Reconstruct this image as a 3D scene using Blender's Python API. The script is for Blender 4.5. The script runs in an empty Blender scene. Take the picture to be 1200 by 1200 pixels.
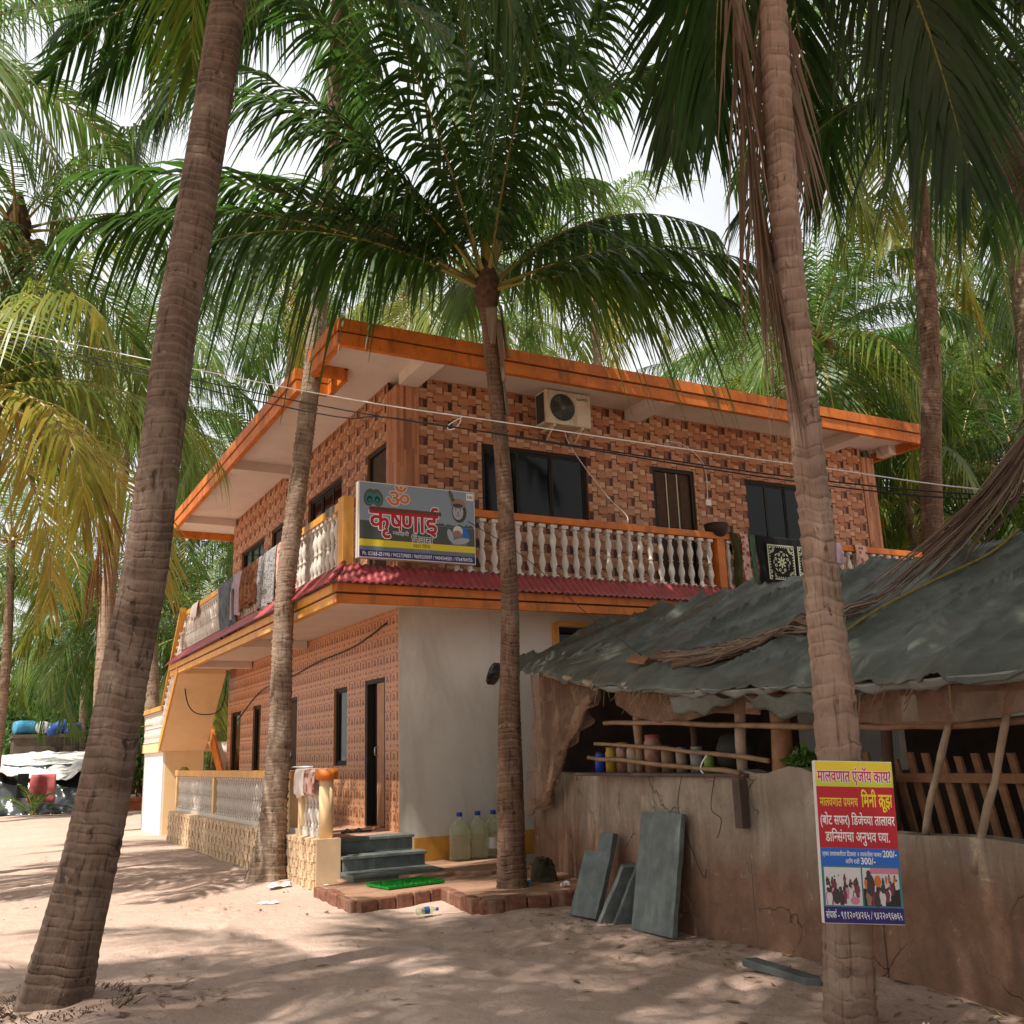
import bpy, bmesh, math, random
import numpy as np
from mathutils import Vector, Matrix
R = math.radians
S = bpy.context.scene
COL = S.collection
# ------------------------------------------------------------------ camera
EYE = 1.5
FPX, PITCH, YAW, ROLL = 1156.3, .238494, .502429, -.0326721
cd = bpy.data.cameras.new('camera'); cam = bpy.data.objects.new('camera', cd); COL.objects.link(cam)
fw = Vector((math.sin(YAW)*math.cos(PITCH), math.cos(YAW)*math.cos(PITCH), math.sin(PITCH)))
rt = Vector((math.cos(YAW), -math.sin(YAW), 0)); up = rt.cross(fw)
rt, up = rt*math.cos(ROLL)+up*math.sin(ROLL), up*math.cos(ROLL)-rt*math.sin(ROLL)
cam.matrix_world = Matrix(((rt.x, up.x, -fw.x, 0), (rt.y, up.y, -fw.y, 0), (rt.z, up.z, -fw.z, EYE), (0, 0, 0, 1)))
cd.sensor_width = 36; cd.lens = FPX/1200*36; cd.clip_end = 3000; cd.clip_start = .05
S.camera = cam
# ------------------------------------------------------------------ light
SUN_EL = R(58)
SUN_H = Vector((-.93, -.36, 0)).normalized()          # horizontal direction towards the sun
to_sun = SUN_H*math.cos(SUN_EL)+Vector((0, 0, math.sin(SUN_EL)))
sl = bpy.data.lights.new('sun', 'SUN'); sl.energy = 5.0; sl.angle = R(.55); sl.color = (1, .94, .85)
sun = bpy.data.objects.new('sun', sl); COL.objects.link(sun)
sun.rotation_euler = to_sun.to_track_quat('Z', 'Y').to_euler(); sun.location = (0, 0, 40)
W = bpy.data.worlds.new('World'); S.world = W; W.use_nodes = True
wn = W.node_tree.nodes; wl = W.node_tree.links; wn.clear()
wo = wn.new('ShaderNodeOutputWorld'); wb = wn.new('ShaderNodeBackground'); sky = wn.new('ShaderNodeTexSky')
sky.sky_type = 'NISHITA'; sky.sun_disc = False; sky.sun_elevation = SUN_EL
sky.sun_rotation = math.atan2(to_sun.x, to_sun.y); sky.dust_density = 3.0
wc = wn.new('ShaderNodeTexCoord'); wnz = wn.new('ShaderNodeTexNoise'); wnz.inputs['Scale'].default_value = 2.2
wnz.inputs['Detail'].default_value = 6
wr = wn.new('ShaderNodeMapRange'); wr.inputs[1].default_value = .30; wr.inputs[2].default_value = .5
wr.inputs[3].default_value = .8; wr.inputs[4].default_value = 1
wm = wn.new('ShaderNodeMix'); wm.data_type = 'RGBA'
wl.new(wc.outputs['Generated'], wnz.inputs['Vector']); wl.new(wnz.outputs['Fac'], wr.inputs[0])
wl.new(wr.outputs[0], wm.inputs[0]); wl.new(sky.outputs[0], wm.inputs[6]); wm.inputs[7].default_value = (7.2, 7.3, 7.45, 1)
wl.new(wm.outputs[2], wb.inputs[0]); wb.inputs[1].default_value = .1; wl.new(wb.outputs[0], wo.inputs[0])
S.view_settings.view_transform = 'Standard'; S.view_settings.look = 'None'
S.view_settings.exposure = .57; S.view_settings.gamma = 1
S.render.engine = 'CYCLES'
S.cycles.use_denoising = True
S.cycles.max_bounces = 8; S.cycles.diffuse_bounces = 4; S.cycles.glossy_bounces = 3
S.cycles.transmission_bounces = 5; S.cycles.transparent_max_bounces = 12
S.cycles.caustics_reflective = False; S.cycles.caustics_refractive = False

# ------------------------------------------------------------------ materials
MATS = {}
class NT:
    def __init__(s, name):
        s.m = bpy.data.materials.new(name); s.m.use_nodes = True
        s.n = s.m.node_tree.nodes; s.l = s.m.node_tree.links
        s.b = s.n['Principled BSDF']; s.out = s.n['Material Output']
        MATS[name] = s.m
    def new(s, t, **k):
        x = s.n.new(t)
        for a, v in k.items():
            if hasattr(x, a): setattr(x, a, v)
            else: x.inputs[a].default_value = v
        return x
    def pos(s, scale=(1, 1, 1), uv=False):
        mp = s.new('ShaderNodeMapping'); mp.inputs['Scale'].default_value = scale
        if uv: s.l.new(s.new('ShaderNodeUVMap').outputs[0], mp.inputs[0])
        else: s.l.new(s.new('ShaderNodeNewGeometry').outputs['Position'], mp.inputs[0])
        return mp.outputs[0]
    def noise(s, vec, scale, detail=4, rough=.55, dist=0):
        x = s.new('ShaderNodeTexNoise'); x.inputs['Scale'].default_value = scale
        x.inputs['Detail'].default_value = detail; x.inputs['Roughness'].default_value = rough
        x.inputs['Distortion'].default_value = dist
        s.l.new(vec, x.inputs['Vector']); return x.outputs['Fac']
    def ramp(s, fac, stops):
        x = s.new('ShaderNodeValToRGB'); e = x.color_ramp.elements
        while len(e) < len(stops): e.new(.5)
        for q, (p, c) in zip(e, stops):
            q.position = p; q.color = (*c, 1) if len(c) == 3 else c
        s.l.new(fac, x.inputs[0]); return x.outputs[0]
    def mix(s, fac, a, b, mode='MIX'):
        x = s.new('ShaderNodeMix'); x.data_type = 'RGBA'; x.blend_type = mode
        for i, v in ((0, fac), (6, a), (7, b)):
            if hasattr(v, 'links') or isinstance(v, bpy.types.NodeSocket): s.l.new(v, x.inputs[i])
            else: x.inputs[i].default_value = v if i == 0 else (*v, 1)
        return x.outputs[2]
    def math(s, op, a, b=0.):
        x = s.new('ShaderNodeMath'); x.operation = op
        for i, v in ((0, a), (1, b)):
            if isinstance(v, bpy.types.NodeSocket): s.l.new(v, x.inputs[i])
            else: x.inputs[i].default_value = v
        return x.outputs[0]
    def bump(s, h, strength=.3, dist=.01):
        x = s.new('ShaderNodeBump'); x.inputs['Strength'].default_value = strength; x.inputs['Distance'].default_value = dist
        s.l.new(h, x.inputs['Height']); s.l.new(x.outputs[0], s.b.inputs['Normal'])
    def col(s, c):
        if isinstance(c, bpy.types.NodeSocket): s.l.new(c, s.b.inputs['Base Color'])
        else: s.b.inputs['Base Color'].default_value = (*c, 1)
    def rough(s, r, spec=None):
        s.b.inputs['Roughness'].default_value = r
        if spec is not None: s.b.inputs['Specular IOR Level'].default_value = spec

def sc(c, k): return tuple(min(1, x*k) for x in c)
def simple(name, c, rough=.7, var=.25, scale=6, bump=.15, bs=60, spec=.3, dirt=None, metal=0):
    t = NT(name); v = t.pos()
    n = t.noise(v, scale, 5, .6)
    cc = t.ramp(n, [(.3, sc(c, 1-var)), (.7, sc(c, 1+var*.6))])
    if dirt:
        d = t.noise(t.pos((1, 1, .25)), dirt[2] if len(dirt) > 2 else 3.5, 6, .7, .4)
        f = t.ramp(d, [(.52, (0, 0, 0)), (.72, (dirt[1],)*3)])
        cc = t.mix(f, cc, dirt[0])
    t.col(cc); t.rough(rough, spec)
    if metal: t.b.inputs['Metallic'].default_value = metal
    if bump: t.bump(t.noise(v, bs, 4), bump, .004)
    return t.m

# sand
t = NT('sand'); v = t.pos()
n1 = t.noise(v, .55, 6, .6); n2 = t.noise(v, 9, 6, .65); n3 = t.noise(v, 90, 3, .6)
c = t.ramp(n1, [(.3, (.46, .32, .255)), (.7, (.57, .42, .345))])
c = t.mix(t.ramp(n2, [(.35, (0, 0, 0)), (.75, (.6,)*3)]), c, (.50, .36, .28))
spk = t.ramp(t.noise(v, 38, 2, .5), [(.70, (0, 0, 0)), (.74, (1, 1, 1))])
c = t.mix(t.math('MULTIPLY', spk, t.ramp(t.noise(v, 1.3, 4), [(.45, (0, 0, 0)), (.65, (.7,)*3)])), c, (.17, .11, .075))
t.col(c); t.rough(.95, .1)
foot = t.new('ShaderNodeTexVoronoi'); foot.inputs['Scale'].default_value = 3.2; t.l.new(t.pos((1, 1.2, 1)), foot.inputs['Vector'])
h = t.math('ADD', t.math('MULTIPLY', n2, .8), t.math('MULTIPLY', n3, .16))
h = t.math('ADD', h, t.math('MULTIPLY', t.ramp(foot.outputs['Distance'], [(.0, (0, 0, 0)), (.5, (1, 1, 1))]), .35))
t.bump(h, .75, .06)

def tone_mat(name, stops, rough=.6, bump=.12):
    t = NT(name); a = t.new('ShaderNodeAttribute'); a.attribute_name = 'tone'
    c = t.ramp(a.outputs['Fac'], stops)
    v = t.pos((1, 1, 1))
    c = t.mix(t.ramp(t.noise(v, 7, 6, .7), [(.3, (0, 0, 0)), (.85, (.35,)*3)]), c, sc(stops[1][1], .7))
    c = t.mix(t.ramp(t.noise(v, 1.1, 5, .6), [(.45, (0, 0, 0)), (.75, (.22,)*3)]), c, (.2, .13, .09))
    t.col(c); t.rough(rough, .3); t.bump(t.noise(v, 45, 5, .7), bump, .004); return t.m
tone_mat('basket_tile', [(0, (.03, .013, .008)), (.3, (.22, .07, .032)), (.6, (.47, .205, .095)), (1, (.62, .40, .25))])
tone_mat('motif_tile', [(0, (.16, .06, .03)), (.3, (.3, .12, .06)), (.6, (.60, .30, .155)), (1, (.66, .38, .22))], .45)
tone_mat('plinth_tile', [(0, (.38, .24, .12)), (.3, (.52, .36, .2)), (.6, (.66, .47, .29)), (1, (.72, .56, .38))])
OR = (.60, .165, .022)
simple('orange_paint', OR, .55, .25, 3, .2, 25, .3, ((.13, .055, .025), .85, 6))
simple('amber_paint', (.68, .33, .06), .5, .15, 5, .1, 40, .35, ((.3, .14, .04), .5))
simple('soffit_paint', (.70, .60, .53), .85, .06, 2, .08, 30, .2, ((.5, .42, .36), .35, 1.2))
simple('wall_paint', (.66, .63, .56), .85, .08, 1.3, .2, 18, .2, ((.40, .36, .28), .6, 1.1))
simple('cream_paint', (.78, .56, .31), .8, .08, 2, .08, 30, .2, ((.6, .42, .25), .4, 2))
simple('white_paint', (.78, .74, .68), .7, .06, 4, .06, 40, .3)
simple('baluster_paint', (.62, .565, .50), .6, .1, 12, .05, 40, .3, ((.5, .42, .35), .4, 6))
simple('red_sheet', (.34, .055, .06), .42, .2, 5, .05, 30, .45, ((.2, .09, .07), .5))
simple('slate', (.115, .135, .125), .55, .3, 9, .35, 35, .4, ((.24, .25, .22), .6, 5))
simple('laterite', (.22, .10, .065), .95, .4, 16, .9, 24, .1, ((.36, .25, .18), .85, 7))
simple('red_earth', (.33, .19, .125), .97, .2, 5, .8, 18, .1)
simple('floor_tile', (.45, .27, .19), .5, .1, 4, .05, 20, .35)
simple('wood', (.24, .115, .055), .7, .3, 9, .25, 40, .25)
simple('dark_wood', (.07, .038, .022), .75, .3, 9, .2, 40, .2)
simple('door_wood', (.42, .2, .1), .55, .2, 5, .1, 30, .3)
simple('bamboo', (.27, .16, .085), .6, .35, 6, .2, 50, .35)
simple('pale_pole', (.34, .25, .17), .7, .3, 7, .25, 50, .25)
simple('frame_dark', (.022, .02, .015), .6, .2, 6, .05, 40, .2)
simple('curtain', (.055, .09, .03), .9, .4, 4, .1, 40, .1)
simple('interior', (.05, .04, .03), .9, .2, 3, 0)
simple('black_rubber', (.02, .02, .02), .6, .2, 4, .1, 50, .3)
simple('cable_black', (.015, .015, .017), .5, .1, 4, 0)
simple('cable_white', (.72, .70, .68), .5, .1, 4, 0)
simple('ac_body', (.62, .53, .38), .5, .12, 9, .04, 40, .35, ((.3, .2, .11), .6, 7))
simple('ac_dark', (.05, .055, .05), .6, .2, 6, .05)
simple('ac_mesh', (.12, .12, .10), .5, .2, 6, .05)
simple('steel', (.5, .5, .5), .35, .1, 5, 0, metal=.9)
simple('green_mat', (.02, .22, .03), .95, .35, 60, .9, 220, .05)
simple('grey_cloth', (.13, .14, .15), .95, .35, 14, .5, 60, .05)
simple('lilac_cloth', (.42, .32, .38), .95, .2, 14, .5, 60, .05)
simple('brown_cloth', (.24, .085, .04), .95, .35, 25, .6, 60, .05)
simple('pink_cloth', (.45, .12, .12), .9, .15, 6, .2, 60, .05)
simple('white_cloth', (.66, .58, .52), .95, .12, 10, .4, 60, .05)
simple('green_cloth', (.07, .11, .075), .95, .3, 25, .5, 60, .05)
simple('olive_cloth', (.05, .05, .02), .95, .3, 25, .5, 60, .05)
simple('black_cloth', (.018, .018, .018), .9, .3, 25, .4, 60, .05)
simple('pale_green_cloth', (.48, .49, .34), .95, .25, 40, .4, 60, .05)
simple('dark_bowl', (.05, .03, .025), .8, .3, 8, .3, 40, .2)
simple('plastic_black', (.018, .02, .02), .22, .2, 3, .5, 3.5, .6)
simple('plastic_white', (.60, .58, .55), .6, .15, 4, .4, 4, .3, ((.2, .18, .16), .8, 3))
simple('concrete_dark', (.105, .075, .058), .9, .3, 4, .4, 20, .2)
simple('barrel_blue', (.03, .09, .32), .4, .2, 4, .05, 20, .4)
simple('barrel_teal', (.05, .24, .4), .4, .2, 4, .05, 20, .4)
simple('paper', (.75, .72, .68), .8, .1, 10, .2)
simple('rope_yellow', (.22, .17, .05), .8, .3, 20, .3, 90, .1)
simple('straw', (.26, .18, .10), .85, .35, 14, .3, 60, .15)
simple('coconut_skin', (.30, .15, .045), .55, .35, 9, .15, 30, .35)
simple('fibre', (.10, .06, .038), .95, .4, 18, .8, 40, .1)
simple('lid_yellow', (.36, .23, .03), .5, .1, 4, 0)
simple('lid_red', (.26, .06, .035), .5, .1, 4, 0)
simple('spice_pink', (.25, .13, .085), .2, .3, 30, 0)
simple('lime_plastic', (.22, .36, .04), .4, .1, 4, 0)
simple('sheet_grey', (.25, .27, .25), .6, .2, 5, .3, 20, .3)
simple('bg_wall', (.52, .50, .45), .9, .2, 2, .2)
simple('leaf_litter', (.30, .19, .09), .85, .35, 30, .3)
simple('cap_blue', (.02, .06, .4), .4, .1, 4, 0)
simple('mossy', (.07, .06, .035), .95, .4, 10, .8, 25, .1)
simple('twig', (.2, .13, .08), .9, .3, 20, .3)
simple('red_clay', (.5, .14, .07), .9, .3, 6, .3)
def flat(name, c, rough=.45, spec=.4):
    t = NT(name); t.col(c); t.rough(rough, spec); return t.m
for nm, c in dict(pr_white=(.78, .77, .75), pr_red=(.44, .005, .015), pr_yellow=(.72, .56, .02), pr_lime=(.50, .56, .03), pr_blue=(.01, .12, .5), pr_navy=(.018, .012, .14),
                  pr_magenta=(.5, .01, .09), pr_sky=(.24, .29, .34), pr_field=(.06, .07, .055), pr_brown=(.14, .035, .015), pr_orange=(.62, .15, .02),
                  pr_black=(.015, .014, .014), pr_skin=(.36, .36, .39), pr_hair=(.045, .035, .03), pr_teal=(.03, .18, .2), pr_slategrey=(.13, .16, .19), pr_feather=(.09, .09, .05), pr_pink=(.6, .2, .3),
                  pr_dark=(.05, .035, .035), pr_tan=(.3, .16, .1), pr_maroon=(.2, .03, .05), pr_cream=(.62, .6, .58)).items(): flat(nm, c)

# shed plaster: grey above, red dust splashed up from the sand along a ragged edge
t = NT('mud_plaster'); v = t.pos()
g = t.new('ShaderNodeSeparateXYZ'); t.l.new(v, g.inputs[0])
e = t.math('ADD', g.outputs[2], t.math('MULTIPLY', t.noise(t.pos((1, 1, .35)), 2.2, 7, .7), -1.0))
f = t.ramp(e, [(-.0, (.9,)*3), (.42, (0, 0, 0))])
c = t.ramp(t.noise(v, 2.4, 7, .7), [(.3, (.23, .18, .135)), (.5, (.31, .25, .19)), (.72, (.40, .335, .26))])
c = t.mix(f, c, t.ramp(t.noise(v, 5, 6, .7), [(.3, (.17, .085, .052)), (.7, (.29, .155, .095))]))
c = t.mix(t.ramp(t.noise(t.pos((3, 3, .22)), 3, 7, .75, .6), [(.52, (0, 0, 0)), (.70, (.65,)*3)]), c, (.13, .095, .07))
c = t.mix(t.ramp(t.noise(v, 7, 5, .7, 1.), [(.62, (0, 0, 0)), (.70, (.55,)*3)]), c, (.42, .36, .29))
cr = t.new('ShaderNodeTexVoronoi'); cr.feature = 'DISTANCE_TO_EDGE'; cr.inputs['Scale'].default_value = 1.5
wv = t.new('ShaderNodeVectorMath'); wv.operation = 'ADD'; nn_ = t.new('ShaderNodeTexNoise'); nn_.inputs['Scale'].default_value = 2.5; nn_.inputs['Detail'].default_value = 6
t.l.new(v, nn_.inputs['Vector']); sc_ = t.new('ShaderNodeVectorMath'); sc_.operation = 'SCALE'; sc_.inputs['Scale'].default_value = .7; t.l.new(nn_.outputs['Color'], sc_.inputs[0]); t.l.new(v, wv.inputs[0]); t.l.new(sc_.outputs[0], wv.inputs[1]); t.l.new(wv.outputs[0], cr.inputs['Vector'])
ck = t.math('MULTIPLY', t.ramp(cr.outputs['Distance'], [(0, (1, 1, 1)), (.012, (0, 0, 0))]), t.ramp(t.noise(v, 1.3, 3), [(.48, (0, 0, 0)), (.58, (1, 1, 1))]))
c = t.mix(t.math('MULTIPLY', ck, .8), c, (.07, .045, .03))
t.col(c); t.rough(.93, .12); t.bump(t.math('SUBTRACT', t.math('ADD', t.noise(v, 5, 8, .7), t.math('MULTIPLY', t.noise(v, 34, 5, .7), .25)), t.math('MULTIPLY', ck, .5)), .8, .035)
# tarpaulin
t = NT('tarpaulin'); v = t.pos()
c = t.ramp(t.noise(v, 1.7, 7, .65), [(.3, (.05, .056, .043)), (.55, (.095, .103, .082)), (.78, (.19, .195, .165))])
c = t.mix(t.ramp(t.noise(v, 4.5, 7, .75, .6), [(.58, (0, 0, 0)), (.72, (.75,)*3)]), c, (.15, .115, .075))
c = t.mix(t.ramp(t.noise(v, 26, 4, .7), [(.70, (0, 0, 0)), (.74, (1,)*3)]), c, (.28, .24, .18))
t.col(c); t.rough(.42, .45)
def ridged(vec, scale):
    x = t.new('ShaderNodeTexNoise'); x.noise_type = 'RIDGED_MULTIFRACTAL'; x.inputs['Scale'].default_value = scale; x.inputs['Detail'].default_value = 3; x.inputs['Roughness'].default_value = .45; x.inputs['Distortion'].default_value = .6
    t.l.new(vec, x.inputs['Vector']); return x.outputs['Fac']
cre = t.math('ADD', t.math('MULTIPLY', ridged(t.pos((.3, 1.7, 1)), 1.7), .28), t.math('MULTIPLY', ridged(t.pos((.9, 1.3, 1)), 4.2), .10))
t.bump(t.math('ADD', cre, t.math('MULTIPLY', t.noise(v, 15, 5, .7, .8), .12)), .8, .09)
rr_ = t.ramp(t.noise(v, 3, 5, .6), [(.35, (.34,)*3), (.7, (.62,)*3)]); t.l.new(rr_, t.b.inputs['Roughness'])
# glass
t = NT('dark_glass'); t.col((.004, .005, .004)); t.rough(.05, .18)
t.bump(t.noise(t.pos(), 1.5, 2), .02, .01)
t = NT('clear_plastic'); t.col((.75, .78, .62)); t.rough(.12, .6)
tr = t.new('ShaderNodeBsdfTransparent'); tr.inputs[0].default_value = (.86, .90, .76, 1); mx = t.new('ShaderNodeMixShader'); lw = t.new('ShaderNodeLayerWeight'); lw.inputs[0].default_value = .35
t.l.new(t.math('ADD', t.math('MULTIPLY', lw.outputs['Facing'], .6), .2), mx.inputs[0]); t.l.new(tr.outputs[0], mx.inputs[1]); t.l.new(t.b.outputs[0], mx.inputs[2]); t.l.new(mx.outputs[0], t.out.inputs[0])
t = NT('jar_glass'); t.col((.95, .93, .9)); t.rough(.03); t.b.inputs['Transmission Weight'].default_value = .97; t.b.inputs['IOR'].default_value = 1.04
t = NT('brown_net'); v = t.pos(); tr = t.new('ShaderNodeBsdfTransparent'); mx = t.new('ShaderNodeMixShader')
t.col(t.ramp(t.noise(v, 9, 5), [(.3, (.21, .125, .08)), (.7, (.33, .21, .145))])); t.rough(.9, .1)
fr = t.math('ADD', .28, t.math('MULTIPLY', t.noise(v, 5, 4), .6))
t.l.new(fr, mx.inputs[0]); t.l.new(tr.outputs[0], mx.inputs[1]); t.l.new(t.b.outputs[0], mx.inputs[2]); t.l.new(mx.outputs[0], t.out.inputs[0])
# patterned textiles
def check(name, c1, c2, scale):
    t = NT(name); v = t.pos(); x = t.new('ShaderNodeTexVoronoi'); x.inputs['Scale'].default_value = scale; x.distance = 'CHEBYCHEV'
    t.l.new(v, x.inputs['Vector']); t.col(t.ramp(x.outputs['Distance'], [(.25, c1), (.38, c2)])); t.rough(.95, .05); t.bump(t.noise(v, 60, 3), .4, .01)
check('floral_cloth', (.12, .12, .125), (.32, .31, .31), 30)
check('check_cloth', (.11, .04, .022), (.19, .085, .045), 16)
check('pinkprint_cloth', (.3, .07, .06), (.55, .36, .3), 13)
# bark
def bark(name, c1, c2, c3, ring, depth=.9, crackx=26, lines=.6):
    t = NT(name); uv = t.pos((1, 1, 1), True); sp = t.new('ShaderNodeSeparateXYZ'); t.l.new(uv, sp.inputs[0])
    v = t.pos()
    w = t.math('ADD', sp.outputs[1], t.math('MULTIPLY', t.noise(v, 9, 3), ring*.25))
    fr = t.math('FRACT', t.math('DIVIDE', w, ring))
    line = t.ramp(fr, [(0, (1, 1, 1)), (.16, (.25,)*3), (.3, (0, 0, 0)), (1, (0, 0, 0))])
    lit_rim = t.ramp(fr, [(.62, (0, 0, 0)), (.86, (.55,)*3), (1, (.3,)*3)])  # sky light on each ring's upper ledge, painted in as a paler band
    brk = t.ramp(t.noise(v, 5, 5, .7), [(.42, (0, 0, 0)), (.62, (1, 1, 1))])
    crk = t.noise(t.pos((crackx, 2.4, 1), True), 1, 5, .7)
    c = t.ramp(t.noise(v, 3.2, 7, .7), [(.28, c1), (.5, c2), (.75, c3)])
    c = t.mix(t.ramp(crk, [(.34, (.85,)*3), (.46, (0, 0, 0))]), c, sc(c1, .55))
    c = t.mix(t.math('MULTIPLY', t.math('MULTIPLY', line, brk), lines), c, sc(c1, .5))
    c = t.mix(t.math('MULTIPLY', lit_rim, t.noise(v, 3, 4)), c, sc(c3, 1.15))
    spots = t.ramp(t.noise(t.pos((8, 5, 1), True), 1, 4, .6), [(.60, (0, 0, 0)), (.68, (.8,)*3)])
    lich = t.ramp(t.noise(v, 11, 5, .75, .8), [(.60, (0, 0, 0)), (.68, (.5,)*3)])
    c = t.mix(lich, c, (.34, .31, .26))
    c = t.mix(spots, c, sc(c1, .38))
    t.col(c); t.rough(.9, .15)
    hh = t.math('SUBTRACT', t.math('ADD', t.math('MULTIPLY', crk, .5), t.math('MULTIPLY', t.noise(v, 30, 5, .7), .5)), t.math('MULTIPLY', t.math('MULTIPLY', line, brk), .5))
    t.bump(hh, depth, .02); return t.m
bark('bark_brown', (.065, .045, .034), (.155, .104, .076), (.26, .20, .155), .072, .9, 26, .5)
bark('bark_grey', (.12, .085, .06), (.25, .175, .125), (.42, .335, .26), .075, .9)
bark('bark_dark', (.07, .04, .025), (.15, .085, .055), (.24, .16, .11), .06, .9)
bark('bark_tan', (.15, .095, .066), (.28, .185, .135), (.38, .275, .21), .104, .6, 34, .8)
bark('bark_far', (.11, .075, .05), (.24, .165, .115), (.38, .29, .22), .12, .5, 12)
# leaves
def leaf(name, stops, trans=.42, rough=.42):
    t = NT(name); a = t.new('ShaderNodeAttribute'); a.attribute_name = 'tone'
    oi = t.new('ShaderNodeObjectInfo')
    f = t.math('ADD', a.outputs['Fac'], t.math('MULTIPLY', t.math('SUBTRACT', oi.outputs['Random'], .5), .16))
    c = t.ramp(f, stops); t.col(c); t.rough(rough, .5)
    tb = t.new('ShaderNodeBsdfTranslucent'); hsv = t.new('ShaderNodeHueSaturation'); hsv.inputs['Value'].default_value = 1.7; hsv.inputs['Saturation'].default_value = 1.0
    t.l.new(c, hsv.inputs['Color']); t.l.new(hsv.outputs[0], tb.inputs[0])
    mx = t.new('ShaderNodeMixShader'); mx.inputs[0].default_value = trans
    t.l.new(t.b.outputs[0], mx.inputs[1]); t.l.new(tb.outputs[0], mx.inputs[2]); t.l.new(mx.outputs[0], t.out.inputs[0])
GREENS = [(0, (.018, .046, .008)), (.25, (.038, .092, .013)), (.5, (.085, .15, .022)), (.72, (.22, .24, .035)), (.88, (.36, .27, .04)), (1, (.22, .12, .05))]
leaf('palm_leaf', GREENS)
leaf('bush_leaf', [(0, (.025, .07, .012)), (.5, (.08, .17, .03)), (1, (.22, .29, .06))], .35, .4)
leaf('dry_leaf', [(0, (.10, .06, .04)), (.5, (.21, .135, .09)), (1, (.33, .235, .16))], .2, .7)
t = NT('rachis'); a = t.new('ShaderNodeAttribute'); a.attribute_name = 'tone'
t.col(t.ramp(a.outputs['Fac'], [(0, (.16, .17, .035)), (.6, (.30, .22, .05)), (1, (.2, .12, .06))])); t.rough(.5, .4)

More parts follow.
